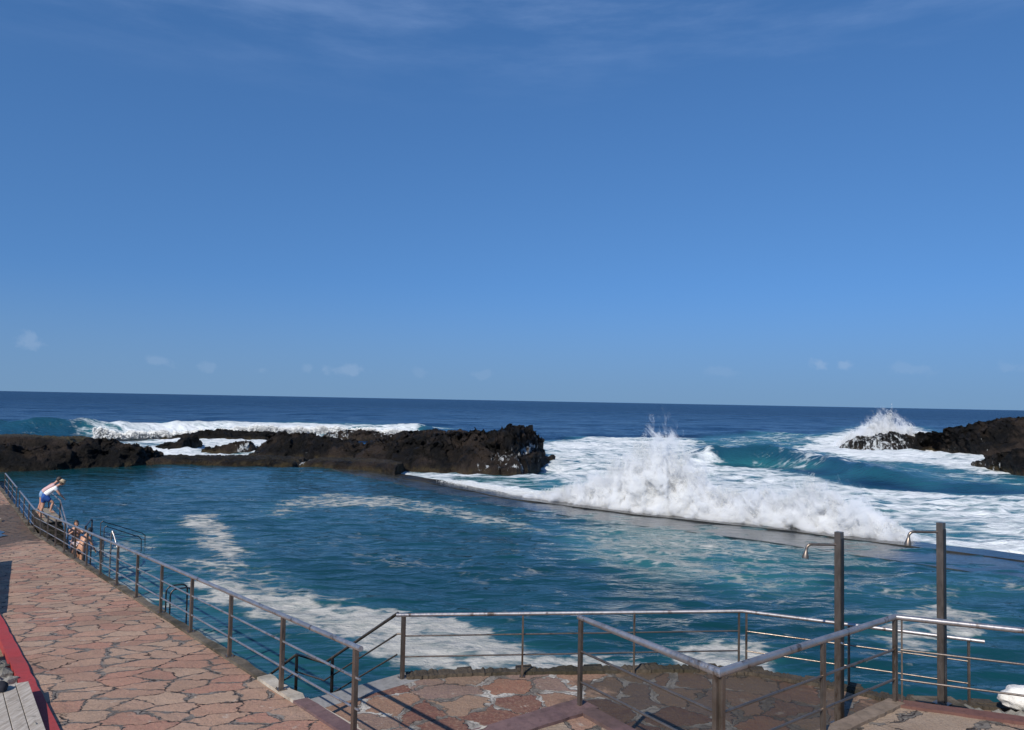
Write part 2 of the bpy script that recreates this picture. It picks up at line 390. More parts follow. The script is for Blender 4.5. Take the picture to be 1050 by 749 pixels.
# outer edge of the sea wall on the water plane, as a straight line fitted through these places
_wp = np.array([tuple(atz(x, y, WATER))[:2] for x, y in WALL_PX])
WALL = [Vector((p[0], p[1], 0)) for p in _wp]
e = (WALL[-1]-WALL[-2]).normalized(); WALL.append(WALL[-1]+e*30)
WALLXY = np.array([(p.x, p.y) for p in WALL])
def wall_side(X, Y):                    # positive on the sea side, metres
    d = line_d(X, Y, WALLXY)
    yl = np.interp(X, WALLXY[:, 0], WALLXY[:, 1])
    return np.where(Y > yl, d, -d)
def wpx(pts, z=-2.9): return [tuple(atz(x, y, z))[:2] for x, y in pts]

def water_mat(name, deep, shallow, foam_col, wave, foamsize, rough_far=False, streak=(1, 1), web=0.5, edge=(0.42, 0.78)):
    m = Mat(name)
    foam = m.attr('foam'); aer_glow = m.attr('aer_glow')
    geo = m.co()
    v = m.map((streak[0]/foamsize, streak[1]/foamsize, 1/foamsize), (0, 0, rad(8)))
    nA = m.noise(1.0, 8, 0.68, vec=v, dist=0.7)
    nB = m.noise(4.3, 6, 0.7, vec=v, dist=0.4)
    vo = m.n('ShaderNodeTexVoronoi', feature='DISTANCE_TO_EDGE'); vo.inputs['Scale'].default_value = 2.2
    wv = m.n('ShaderNodeVectorMath', operation='ADD'); m.l(v, wv.inputs[0])
    ws = m.n('ShaderNodeVectorMath', operation='SCALE'); m.l(m.noise(2.0, 4, 0.6, vec=v, out='Color'), ws.inputs[0]); ws.inputs['Scale'].default_value = 0.75
    m.l(ws.outputs[0], wv.inputs[1]); m.l(wv.outputs[0], vo.inputs[0])
    webm = m.ramp(vo.outputs[0], 0.0, 0.30, 1.0, 0.0)
    n = m.math('ADD', m.math('MULTIPLY', m.math('SUBTRACT', nA, 0.5), 1.5), m.math('MULTIPLY', m.math('SUBTRACT', nB, 0.5), 0.7))
    n = m.math('ADD', n, m.math('MULTIPLY', m.math('SUBTRACT', webm, 0.45), web))
    mask = m.ramp(m.math('ADD', foam, m.math('MULTIPLY', n, m.ramp(foam, 0.0, 0.12))), edge[0], edge[1])
    deepc = m.mix(m.ramp(m.noise(0.05, 4, 0.6, vec=m.map((1, 2.5, 1))), 0.35, 0.7), deep, tuple(c*0.72 for c in deep))
    col = m.mix(aer_glow, deepc, shallow)
    fc = m.mix(m.ramp(nB, 0.3, 0.7), tuple(c*0.80 for c in foam_col), foam_col)
    fc = m.mix(m.ramp(m.noise(0.7, 6, 0.68, vec=v, dist=1.2), 0.45, 0.62, 0, 0.55), fc, tuple(c*k_ for c, k_ in zip(foam_col, (0.62, 0.66, 0.66))))
    col = m.mix(mask, col, fc)
    wa = m.noise(wave[0], 5 if rough_far else 3, 0.58 if rough_far else 0.5, vec=m.map((0.75, 1.5, 1), (0, 0, rad(-6))), dist=0.35)
    wb = m.noise(wave[0]*4.1, 4, 0.6, vec=m.map((0.7, 1.7, 1), (0, 0, rad(14))))
    hh = m.math('ADD', wa, m.math('MULTIPLY', wb, 0.22 if rough_far else 0.13))
    if rough_far:
        # out at sea only the long swells still stand apart; the small ripple there is roughness
        ln = m.n('ShaderNodeVectorMath', operation='LENGTH'); m.l(geo, ln.inputs[0])
        far = m.ramp(ln.outputs['Value'], 60, 500)
        wc = m.noise(0.075, 6, 0.66, vec=m.map((0.5, 1.6, 1), (0, 0, rad(-9))), dist=0.3)
        hh = m.math('ADD', m.math('MULTIPLY', hh, m.math('SUBTRACT', 1.0, far)), m.math('MULTIPLY', m.math('ADD', m.math('MULTIPLY', wc, 8.0), m.math('MULTIPLY', m.noise(0.28, 4, 0.6, vec=m.map((0.55, 1.5, 1), (0, 0, rad(-9)))), 3.0)), m.math('ADD', 0.12, far)))
        rg = m.ramp(ln.outputs['Value'], 40, 700, wave[2], 0.30); spc = m.ramp(ln.outputs['Value'], 60, 900, 0.42, 0.16)
    else:
        rg = wave[2]; spc = 0.30
    nb = m.bump(hh, 1.0, wave[1])
    nf = m.bump(m.math('ADD', nB, m.math('MULTIPLY', nA, 0.5)), 0.7, 0.10*foamsize, prev=nb)
    mixn = m.n('ShaderNodeMix', data_type='VECTOR'); m.l(mask, mixn.inputs[0]); m.l(nb, mixn.inputs[4]); m.l(nf, mixn.inputs[5])
    m.set(color=col, rough=m.ramp(mask, 0, 1, rg, 0.85), normal=mixn.outputs[1], ior=1.33, spec=m.ramp(mask, 0, 1, spc, 0.2))
    return m.m

sea_m = water_mat('sea_water', (0.006, 0.032, 0.085), (0.020, 0.128, 0.150), (0.80, 0.83, 0.84), (0.55, 0.42, 0.16), 4.6, True, streak=(0.7, 1.5), web=0.40, edge=(0.22, 0.92))
pool_m = water_mat('pool_water', (0.005, 0.046, 0.058), (0.026, 0.13, 0.14), (0.50, 0.49, 0.455), (0.8, 0.17, 0.05), 1.9, streak=(0.8, 1.25), web=0.40, edge=(0.32, 0.98))

def geo_axis(lo, hi, d, far, g):
    a = list(np.arange(lo, hi+1e-6, d)); x = a[-1]; st = d
    while x < far: st *= g; x += st; a.append(x)
    return a
ys = [33.0]
while ys[-1] < 620: ys.append(ys[-1]+0.34*(ys[-1]/40.0)**1.15)
st = ys[-1]-ys[-2]
while ys[-1] < 9000: st *= 1.13; ys.append(ys[-1]+st)
xp = [0.0]
while xp[-1] < 90: xp.append(xp[-1]+0.42)
st = 0.42
while xp[-1] < 12000: st *= 1.035 if xp[-1] < 700 else 1.15; xp.append(xp[-1]+st)
xs = np.array(sorted([-x for x in xp[1:]]+xp)); ys = np.array(ys)
X, Y = np.meshgrid(xs, ys)
side = wall_side(X, Y)
near = sstep(260, 110, np.hypot(X, Y)); far_n = sstep(900, 350, np.hypot(X, Y))
SEA = -2.95
sw = 0.20*np.sin(0.32*Y+0.07*X+1.5*fbm(X*0.03, Y*0.03)) + 0.30*fbm(X*0.09, Y*0.16, 1.1, 4) + 0.10*fbm(X*0.4, Y*0.6, 5.2, 3)
sw2 = 0.55*fbm(X*0.028+0.2*fbm(X*0.02, Y*0.02), Y*0.075, 3.1, 4)+0.22*sstep(0.2, 0.9, ridged(X*0.03, Y*0.10, 1.2, 2))
Z = SEA + near*sw*np.clip(side/12, 0.25, 1) + far_n*sstep(85, 140, Y)*sw2
# swell that rises and breaks to the right of the splash
def ridge(P, hs, width_f, width_b):
    P = np.array(P); ds = np.full(X.shape, 1e9); hh = np.zeros(X.shape); sg = np.zeros(X.shape)
    for i in range(len(P)-1):
        a, b = P[i], P[i+1]; e_ = b-a; L = e_@e_
        t = np.clip(((X-a[0])*e_[0]+(Y-a[1])*e_[1])/L, 0, 1)
        dx, dy = X-a[0]-t*e_[0], Y-a[1]-t*e_[1]; d_ = np.hypot(dx, dy)
        c = e_[0]*dy-e_[1]*dx
        u = d_ < ds; ds = np.where(u, d_, ds); hh = np.where(u, hs[i]+(hs[i+1]-hs[i])*t, hh); sg = np.where(u, np.sign(c), sg)
    wd = np.where(sg > 0, width_b, width_f)
    return hh*np.exp(-(ds/wd)**2), ds*sg
W1 = wpx([(690, 474), (735, 473), (785, 474), (840, 480), (900, 491), (970, 498), (1060, 504), (1200, 512)])
r1, d1 = ridge(W1, [0.3, 1.9, 2.4, 1.6, 0.9, 0.55, 0.4, 0.3], 1.7, 5.5)
W2 = wpx([(-160, 446), (0, 446), (60, 446), (110, 446), (200, 445), (300, 445), (430, 445), (470, 445)])
r2, d2 = ridge(W2, [1.9, 2.0, 2.1, 1.9, 1.5, 1.5, 1.3, 0.2], 2.4, 7.0)
W3 = wpx([(700, 447), (760, 447), (850, 452), (900, 455)])
r3, d3 = ridge(W3, [0.2, 0.9, 0.8, 0.2], 3.0, 5.0)
Z = Z + r1*(1+0.16*fbm(X*0.3, Y*0.3, 2, 4)+0.05*fbm(X*1.3, Y*1.3, 3)) + r2*(1+0.22*fbm(X*0.25, Y*0.25, 3, 4)) + r3
foam = np.zeros(X.shape); aer_glow = np.zeros(X.shape)
def area(pts, f, feather, a=None, z=-2.9):
    global foam, aer_glow
    sd = poly_sd(X, Y, wpx(pts, z)) + feather*0.9*fbm(X/(feather*2.2), Y/(feather*1.5), 4.4, 3)
    k = sstep(-feather, feather, sd)
    foam = np.maximum(foam, k*f)
    if a is not None: aer_glow = np.maximum(aer_glow, np.clip(sstep(-2.2*feather, feather*0.6, sd)*a, 0, 1))
area([(360, 480), (440, 481), (520, 487), (548, 484), (562, 462), (575, 452), (640, 449), (712, 452), (735, 474), (800, 484), (880, 497), (960, 506), (1100, 512), (1150, 590), (1050, 572), (960, 561), (870, 551), (780, 541), (690, 532), (600, 520), (450, 495)], 0.68, 2.0, 0.9)
area([(455, 489), (540, 490), (600, 497), (610, 508), (560, 506), (490, 497)], 0.0, 1.0, 1.0); foam = foam*(1-0.6*sstep(-0.8, 0.8, poly_sd(X, Y, wpx([(455, 489), (540, 491), (590, 499), (600, 508), (560, 506), (490, 497)]))))
area([(440, 489), (548, 503), (700, 519), (860, 536), (960, 546), (1050, 555), (1200, 575), (1150, 585), (1050, 572), (960, 561), (870, 551), (780, 541), (690, 532), (600, 520), (450, 495)], 0.98, 0.9, 0.8)
area([(556, 455), (640, 450), (705, 453), (705, 458), (640, 458), (560, 462)], 0.85, 2.0, 0.8)
area([(84, 452), (110, 450), (150, 452), (150, 470), (80, 468)], 0.9, 2.0, 0.9)
area([(100, 438), (180, 434), (300, 435), (430, 437), (455, 441), (420, 446), (300, 450), (320, 462), (300, 470), (200, 470), (130, 466), (150, 452), (110, 447)], 0.92, 3.0, 0.9)
area([(-60, 440), (100, 440), (130, 452), (40, 455), (-60, 452)], 0.26, 3.0, 0.22)
area([(800, 461), (850, 452), (890, 440), (930, 452), (1000, 462), (1045, 474), (1060, 489), (1000, 484), (940, 476), (870, 470)], 0.92, 3.0, 0.8)
area([(720, 450), (800, 448), (900, 455), (1060, 480), (1060, 500), (960, 497), (880, 486), (790, 478), (740, 472)], 0.22, 3.0, 0.8)
area([(860, 446), (890, 436), (935, 438), (960, 447), (930, 452), (880, 452)], 0.95, 3.0, 0.7)
# crest of the breakers
foam = foam*(1-0.42*sstep(0.0, 0.7, fbm(X*0.07+3, Y*0.13, 6.1, 4)))+0.10*sstep(0, .5, fbm(X*0.3, Y*0.5, 1.1, 3))*sstep(0.2, 0.5, foam)
k1 = sstep(0.5, 0.0, np.abs(d1-0.5)/1.6)*sstep(0.8, 1.6, r1)
lead = sstep(735, 790, 0*X+700)  # unused lobe
px_t = X/np.maximum(Y, 1)
foam = np.where((np.abs(d1) < 4) & (r1 > 0.5), foam*0.85*sstep(0.30, 0.40, px_t)+foam*sstep(0.30, 0.24, px_t), foam)
foam = np.maximum(foam, 0.62*k1*sstep(0.33, 0.40, px_t))
foam = np.maximum(foam, 0.5*k1*sstep(0.31, 0.27, px_t))
wv_ = np.exp(-(d1/3.4)**2)*sstep(0.3, 1.2, r1); aer_glow = aer_glow*(1-wv_)+wv_*(0.22+0.22*sstep(0.8, 2.2, r1)*sstep(-1.2, 0.4, d1)); aer_glow = np.maximum(aer_glow, 0.30*sstep(0.5, 1.6, r2)*sstep(-0.45, -0.60, px_t))  # teal of light through the wave faces is put into the colour
foam = np.where((px_t < -0.565), foam*sstep(-0.60, -0.555, px_t), foam)
# foamy water heaves and is lumpy
lump = 0.28*np.abs(fbm(X*0.55, Y*0.7, 8.8, 4))+0.10*fbm(X*1.3, Y*1.3, 2.2, 2)
Z = Z + lump*sstep(0.3, 0.9, foam)*near
inpool = side < 0.4
Z = np.where(inpool, -4.6, Z)
sea = link('sea', grid_mesh('sea', X, Y, Z, None, dict(foam=foam, aer_glow=aer_glow)), sea_m); tag(sea, kind='structure')
sea['label'] = 'open blue sea with white surf out to the horizon'

# ------------------------------------------------------------------ POOL WATER
ys = [10.0]
while ys[-1] < 74: ys.append(ys[-1]+0.10+0.0045*(ys[-1]-10))
xs = np.arange(-52, 40, 0.22); ys = np.array(ys)
X, Y = np.meshgrid(xs, ys); side = wall_side(X, Y)
foam = np.zeros(X.shape); aer_glow = np.zeros(X.shape)
area([(196, 598), (240, 598), (300, 612), (350, 618), (410, 630), (470, 634), (505, 652), (545, 668), (600, 676), (650, 684), (560, 694), (430, 690), (380, 668), (330, 652), (270, 634), (215, 615)], 0.86, 0.5, 0.30, WATER)
area([(186, 531), (222, 527), (234, 540), (256, 566), (240, 578), (214, 572), (204, 552)], 0.68, 0.7, 0.2, WATER)
area([(150, 575), (200, 572), (250, 580), (300, 600), (340, 616), (250, 612), (195, 596)], 0.42, 0.8, 0.25, WATER)
area([(345, 505), (410, 510), (480, 522), (560, 545), (540, 547), (450, 529), (400, 520), (300, 520), (290, 532), (270, 530), (290, 512)], 0.52, 0.6, 0.3, WATER)
area([(585, 541), (680, 546), (790, 560), (815, 588), (780, 604), (700, 592), (620, 570)], 0.44, 1.2, 0.75, WATER)
area([(560, 520), (700, 536), (900, 562), (900, 580), (700, 552)], 0.22, 1.0, 0.4, WATER)
area([(690, 664), (760, 657), (800, 668), (790, 688), (700, 690)], 0.72, 0.4, 0.3, WATER)
area([(888, 655), (905, 634), (960, 622), (1020, 632), (1000, 655), (940, 668)], 0.76, 0.45, 0.3, WATER)
area([(860, 605), (1050, 590), (1060, 605), (900, 618)], 0.24, 1.0, 0.3, WATER)
area([(60, 560), (120, 560), (240, 650), (300, 700), (200, 700), (100, 610)], 0.36, 0.8, 0.45, WATER)
area([(100, 545), (160, 548), (160, 570), (110, 580)], 0.33, 0.5, 0.3, WATER)
cl = 1-np.abs(fbm(X*0.20+Y*0.13, Y*0.75-X*0.13, 4.4, 3))
crest = sstep(0.93, 1.0, cl)*sstep(-4, 3, X)*sstep(14, 10, X)*sstep(14, 17, Y)*sstep(32, 25, Y)
foam = np.maximum(foam, 0.42*crest)  # glints on the ripple crests are painted in as thin pale foam
foam = np.maximum(foam, 0.17*sstep(0.0, 0.5, fbm(X*0.10, Y*0.22, 7.7, 3))*sstep(16, 22, Y)*sstep(64, 40, Y))
q = ((X-W0.x)*N.x+(Y-W0.y)*N.y)
Z = WATER + 0.055*fbm(X*0.45, Y*0.95, 1.7, 4) + 0.022*np.sin(2.6*(np.hypot(X-16, (Y-40)*1.1))+2.2*fbm(X*0.2, Y*0.2, 3)) *sstep(50, 20, np.hypot(X-10, Y-30)) + 0.10*fbm(X*0.12, Y*0.2, 9, 2)
Z = Z + 0.075*sstep(0.55, 1.0, cl)*(0.4+0.6*sstep(0, 14, X))*sstep(70, 30, Y)
Z = Z - 0.02*sstep(-4.5, -3.0, side)
keep = (side < -0.6) & (q > 0.0) & ~((Y > 73.0) & (X < -14))
pool = link('pool_water', grid_mesh('pool_water', X, Y, Z, keep, dict(foam=foam, aer_glow=aer_glow)), pool_m); tag(pool, kind='structure')

# ------------------------------------------------------------------ SEA WALL (a flush wet dam between pool and sea)
def wet_stone(name, a, b, rough):
    m = Mat(name)
    c = m.mix(m.ramp(m.noise(0.6, 5, 0.6), 0.35, 0.65), a, b)
    c = m.mix(m.ramp(m.noise(7, 5, 0.7), 0.5, 0.7, 0, 0.6), c, (0.012, 0.013, 0.014))
    m.set(color=c, rough=rough, normal=m.bump(m.noise(1.6, 5, 0.6, vec=m.map((0.6, 1.6, 1))), 0.6, 0.05), spec=0.5, ior=1.33); return m.m
sea_wall_m = wet_stone('wet_sea_wall', (0.016, 0.018, 0.019), (0.045, 0.042, 0.036), 0.08)
ledge_m = wet_stone('flooded_ledge', (0.020, 0.030, 0.038), (0.060, 0.066, 0.066), 0.09)
sw = empty('sea_wall', (WALL[4].x, WALL[4].y, WATER)); tag(sw, 'long wet concrete sea wall, flush with the water, where the wave breaks', 'sea wall')
def strip(bm, path, p0, p1, ztop, zbot, p1e=None):
    P = []
    for a, b in zip(path[:-1], path[1:]):
        k = max(2, int((b-a).length/1.0))
        P += [a.lerp(b, i/k) for i in range(k)]
    P.append(path[-1]); R = []
    for i, p in enumerate(P):
        t = (P[min(i+1, len(P)-1)]-P[max(i-1, 0)]).normalized(); nn = Vector((t.y, -t.x, 0))   # towards the pool
        p1_ = p1 if p1e is None else p1+(p1e-p1)*i/(len(P)-1)
        wv = 0.05*math.sin(i*0.9)+0.06*math.sin(i*0.37+1)
        R.append([bm.verts.new((p+nn*(p0+wv)).to_tuple()[:2]+(zbot,)), bm.verts.new((p+nn*(p0+wv)).to_tuple()[:2]+(ztop+0.02*math.sin(i*1.7),)),
                  bm.verts.new((p+nn*(p1_+wv)).to_tuple()[:2]+(ztop-0.01+0.015*math.sin(i*1.1),)), bm.verts.new((p+nn*(p1_+wv)).to_tuple()[:2]+(zbot,))])
    for A, B in zip(R[:-1], R[1:]):
        for q_ in range(3): bm.faces.new((A[q_], B[q_], B[q_+1], A[q_+1]))
    bm.faces.new(R[0]); bm.faces.new(R[-1][::-1])
bm = bmesh.new(); strip(bm, WALL[1:], -0.1, 1.5, WATER+0.10, -5); fin(bm, 'wall_top', sea_wall_m, sw, True)
bm = bmesh.new(); strip(bm, WALL[1:], 1.56, 3.2, WATER+0.035, -5, 7.0); fin(bm, 'flooded_ledge', ledge_m, sw, True)

# ------------------------------------------------------------------ LAVA ROCKS
def rock_mat():
    m = Mat('black_lava')
    a = m.noise(0.35, 6, 0.65); b = m.noise(2.5, 7, 0.7)
    c = m.mix(m.ramp(a, 0.4, 0.68), (0.004, 0.004, 0.0045), (0.013, 0.0105, 0.009))
    c = m.mix(m.ramp(b, 0.5, 0.72, 0, 0.8), c, (0.034, 0.028, 0.024))
    c = m.mix(m.ramp(m.noise(5.5, 6, 0.75), 0.52, 0.64, 0, 0.85), c, (0.003, 0.003, 0.003))
    c = m.mix(m.ramp(m.noise(0.22, 4, 0.6), 0.44, 0.62, 0, 0.75), c, (0.060, 0.043, 0.033))
    geo = m.n('ShaderNodeNewGeometry'); sx = m.n('ShaderNodeSeparateXYZ'); m.l(geo.outputs['Position'], sx.inputs[0])
    # tide band: brown-ochre weed near the water
    tide = m.math('MULTIPLY', m.ramp(sx.outputs[2], -2.72, -2.2, 1, 0), m.ramp(m.noise(0.8, 5, 0.7), 0.4, 0.65))
    c = m.mix(m.math('MULTIPLY', tide, 0.7), c, (0.105, 0.078, 0.036))
    fo = m.attr('foam')
    v = m.map((1.6, 1.0, 0.28))
    mask = m.ramp(m.math('ADD', fo, m.math('MULTIPLY', m.math('SUBTRACT', m.noise(1.3, 7, 0.72, vec=v), 0.5), 2.2)), 0.55, 0.72)
    c = m.mix(m.math('MULTIPLY', mask, m.ramp(fo, 0.02, 0.15)), c, (0.72, 0.75, 0.76))
    flat = m.attr('flat')
    c = m.mix(m.math('MULTIPLY', flat, 0.8), c, m.mix(m.ramp(a, 0.4, 0.6), (0.085, 0.08, 0.065), (0.11, 0.09, 0.045)))
    m.set(color=c, rough=m.ramp(b, 0.3, 0.7, 0.45, 0.85), normal=m.bump(m.noise(1.9, 9, 0.78), 1.0, 0.95), spec=0.2)
    return m.m
lava = rock_mat()
def rock(name, label, st, depth, jag=0.55, foam_px=(), flat=0.0, n=260, k=70, seed=0.0, z_base=-3.3, rounding=0.06):
    """st: stations (photo x, crest y, base y) from left to right; crest is half the rock's depth behind its base"""
    fx = np.linspace(0, 1, n); P = []
    bx = np.array([tuple(atz(a, c, WATER)) for a, b, c in st])
    zc = []
    for (a, b, c), q_ in zip(st, bx):
        zc.append(aty(a, b, q_[1]+depth*0.42).z)
    t = np.linspace(0, 1, len(st))
    Xb = np.interp(fx, t, bx[:, 0]); Yb = np.interp(fx, t, bx[:, 1]); Zc = np.interp(fx, t, zc)
    v = np.linspace(-0.06, 1, k)
    prof = np.interp(v, [-0.06, 0, 0.06, 0.18, 0.32, 0.45, 0.6, 0.8, 1], [0, 0.10, 0.42, 0.72, 0.92, 1, 0.93, 0.66, 0.0])
    if flat: prof = np.interp(v, [-0.06, 0, 0.05, 0.12, 0.3, 0.7, 0.92, 1], [0, 0.15, 0.75, 0.95, 1, 0.98, 0.8, 0])
    ends = np.minimum(sstep(0, rounding, fx), sstep(1, 1-rounding*1.15, fx))[None]
    relief = np.clip(0.5+0.9*fbm(Xb*0.33+seed, Xb*0+seed, v[:, None]*depth*0.25, 4), 0, 1)*np.ones((k, n))
    front = sstep(0.5, 0.12, v)[:, None]
    Xg = Xb[None]+0*v[:, None]; Yg = Yb[None]+depth*v[:, None]+front*jag*1.8*fbm(Xb*0.28+seed*2, Xb*0, seed, 3)[None]*np.ones((k, 1))
    amp = prof[:, None]*ends*(1-(0.0 if flat else 0.50)*front*relief)
    big = ridged(Xg*0.22+seed, Yg*0.22, seed, 4)-0.55
    fineh = ridged(Xg*0.8+seed, Yg*0.8, 2*seed, 4)-0.5
    Zg = z_base+(Zc[None]-z_base)*amp*(1-0.13*jag*(1-np.clip(big, -1, 1))) + jag*amp*(0.45*big+0.30*fineh-0.42)*(0.3 if flat else 1)
    # overhangs and cracks: push sideways
    Xg = Xg+jag*1.1*amp*fbm(Xg*0.7, Yg*0.7, Zg*0.7+seed, 4); Yg = Yg+jag*1.5*amp*fbm(Xg*0.7+9, Yg*0.7, Zg*0.9+seed, 4)
    Zg = Zg+jag*0.42*amp*fbm(Xg*1.7, Yg*1.7, Zg*1.7, 4)
    rg_ = ridged(Xg*2.3+seed, Yg*2.3, Zg*2.3, 3)-0.6
    Zg = Zg+jag*0.16*amp*rg_; Yg = Yg-jag*0.22*amp*front*rg_
    fo = np.zeros(Xg.shape)
    for (x, y, rr, s_) in foam_px:
        p = aty(x, y, float(np.interp(x, [a for a, _, _ in st], Yb[np.linspace(0, n-1, len(st)).astype(int)]))+1.0)
        fo = np.maximum(fo, s_*np.exp(-(((Xg-p.x)/rr)**2+((Zg-p.z)/(rr*0.8))**2)))
    ft = np.full(Xg.shape, 0.0)
    if flat: ft = flat*sstep(0.10, 0.25, v)[:, None]*np.ones(Xg.shape)
    o = link(name, grid_mesh(name, Xg, Yg, Zg, None, dict(foam=fo, flat=ft)), lava)
    if label: tag(o, label, 'rock')
    return o
rock('lava_rock', 'low black lava rock with a flat olive-grey top at the left edge behind the pool', [(-150, 455, 487), (-40, 455, 486), (20, 456, 485), (50, 454, 483), (70, 452, 482), (84, 450, 481), (96, 455, 480.5), (118, 456, 480), (132, 458, 479), (142, 466, 478), (149, 474, 477)], 7, 0.6, [(140, 452, 2.0, 0.3)], flat=0.0, seed=1.3)
rock('lava_rock', 'flat wet lava shelf with yellowish weed at far left, behind the black rock', [(-160, 444, 466), (0, 446, 465), (50, 447.5, 464), (60, 449, 464), (70, 456, 464)], 8, 0.3, flat=0.9, seed=5.1)
rock('lava_rock', 'black lava rock at the back left behind a band of surf, topped by white foam', [(155, 449, 450), (172, 446.5, 451), (190, 444, 452), (203, 441, 452), (225, 441, 451.5), (245, 440, 451.5), (265, 443, 451.5), (285, 447, 451)], 7, 0.55, [(215, 447, 3, 0.2)], seed=2.2)
rock('lava_rock', 'brown-black lava rock left of the surf channel, low and tapering to the left', [(138, 459.5, 461.5), (152, 457, 462), (168, 454, 462.5), (182, 449, 462), (190, 448, 460.5), (196, 453, 458)], 5, 0.5, [(160, 458, 2, 0.3)], seed=2.9, n=140, k=50)
rock('lava_rock', 'small lava rock in the middle of the surf channel before the ledge', [(200, 462, 464), (212, 459, 465), (232, 455, 465), (248, 452, 464.5), (260, 456, 464)], 3.5, 0.5, [(252, 459, 1.5, 0.6)], seed=3.3, n=140, k=50)
rock('lava_rock', 'middle black lava rock, jagged, beside the concrete ledge', [(252, 459, 467), (262, 450, 468), (274, 443, 469), (290, 442, 470), (310, 445, 470), (330, 446, 471), (352, 450, 471.5), (368, 460, 472)], 8, 0.6, [(313, 463, 0.8, 0.35), (262, 463, 1.5, 0.35)], seed=3.7)
rock('lava_rock', 'largest black lava rock, standing between the pool and the breaking wave', [(345, 470, 476), (360, 457, 478), (385, 448, 480), (420, 445, 482), (455, 447, 484), (480, 445, 486), (505, 441, 487), (526, 438, 486), (541, 440, 481), (552, 446, 476), (562, 456, 470)], 14, 0.85, [(497, 479, 2.4, 0.40), (520, 474, 3.0, 0.5), (543, 463, 1.2, 0.7), (440, 452, 3, 0.15)], seed=4.9, n=340, k=90)
rock('lava_rock', 'small black lava boulder awash at the right foot of the largest rock', [(512, 477, 487), (525, 468, 487), (540, 465, 485), (552, 464, 481), (562, 466, 476), (570, 470, 473)], 4, 0.5, [(530, 477, 1.6, 0.5), (550, 470, 1.2, 0.4)], seed=6.6, n=90, k=40)
rock('lava_rock', 'row of small dark rocks along the back behind the largest rock', [(320, 447, 452), (345, 442, 452), (375, 443, 452), (400, 445, 452), (430, 441, 453), (470, 442, 454), (500, 445, 456)], 7, 0.6, [(345, 444, 3, 0.6), (395, 444, 3, 0.5)], seed=7.4)
rock('lava_rock', 'black rock tip streaked with running white water, left end of the headland', [(877, 457, 462), (890, 450, 463), (910, 446, 464), (925, 443, 464), (940, 446, 463), (952, 450, 462), (966, 455, 461)], 8, 0.55, [(900, 457, 6, 0.62), (925, 452, 4, 0.55), (915, 460, 7, 0.5)], seed=8.3)
rock('lava_rock', 'long brown-black rocky headland rising to the right edge behind the surf', [(905, 450, 461.5), (940, 446, 461.5), (970, 446, 463.5), (995, 446, 467), (1015, 442, 470), (1045, 436, 472), (1080, 431, 474), (1180, 424, 478), (1300, 415, 484)], 20, 0.75, [(960, 448, 2, 0.25), (1010, 466, 3, 0.3)], seed=9.6, n=300)
rock('lava_rock', 'dark lava boulder at the right edge below the headland, ringed by foam', [(1020, 478, 480), (1032, 469, 483), (1048, 463, 486), (1075, 458, 488), (1120, 462, 486)], 6, 0.55, [(1035, 481, 1.6, 0.5)], seed=10.2, n=140, k=50)
# low ledges that close the pool at the back
rock('pool_ledge', None, [(118, 468, 478), (160, 468, 477), (200, 469, 476.5), (225, 468, 476.5), (262, 469, 477), (290, 470, 477.5), (300, 473, 478)], 7.5, 0.32, [(150, 468, 2, 0.3)], flat=0.25, seed=12.2)
tag([o for o in C.objects if o.name.startswith('pool_ledge')][-1], 'low dark rocky ledge at the back of the pool on the left', 'ledge')
rock('pool_ledge', None, [(306, 474, 478.5), (318, 470.5, 479), (345, 470.5, 481), (372, 471.5, 483), (396, 473, 486), (406, 475, 488.5)], 6.0, 0.26, [(311, 475, 0.8, 0.5)], flat=0.35, seed=13.7, rounding=0.015)
tag([o for o in C.objects if o.name.startswith('pool_ledge')][-1], 'low flat-topped concrete ledge behind the pool where the sea wall begins', 'ledge')

# ------------------------------------------------------------------ SPRAY
def spray_mat():
    m = Mat('sea_spray'); m.set(color=(0.90, 0.92, 0.93), rough=1.0, spec=0.0)
    g = m.n('ShaderNodeNewGeometry'); nv_ = m.n('ShaderNodeVectorMath', operation='MULTIPLY_ADD')   # droplets scatter light softly, so their facets are eased
    m.l(g.outputs['Normal'], nv_.inputs[0]); nv_.inputs[1].default_value = (0.35, 0.35, 0.35); nv_.inputs[2].default_value = (-0.25, -0.5, 0.65)
    nn_ = m.n('ShaderNodeVectorMath', operation='NORMALIZE'); m.l(nv_.outputs[0], nn_.inputs[0]); m.l(nn_.outputs[0], m.b.inputs['Normal'])
    tr = m.n('ShaderNodeBsdfTranslucent'); tr.inputs[0].default_value = (0.90, 0.92, 0.93, 1)
    ms = m.n('ShaderNodeMixShader'); ms.inputs[0].default_value = 0.4
    m.l(m.b.outputs[0], ms.inputs[1]); m.l(tr.outputs[0], ms.inputs[2]); m.l(ms.outputs[0], m.o.inputs[0]); return m.m
spray_m = spray_mat()
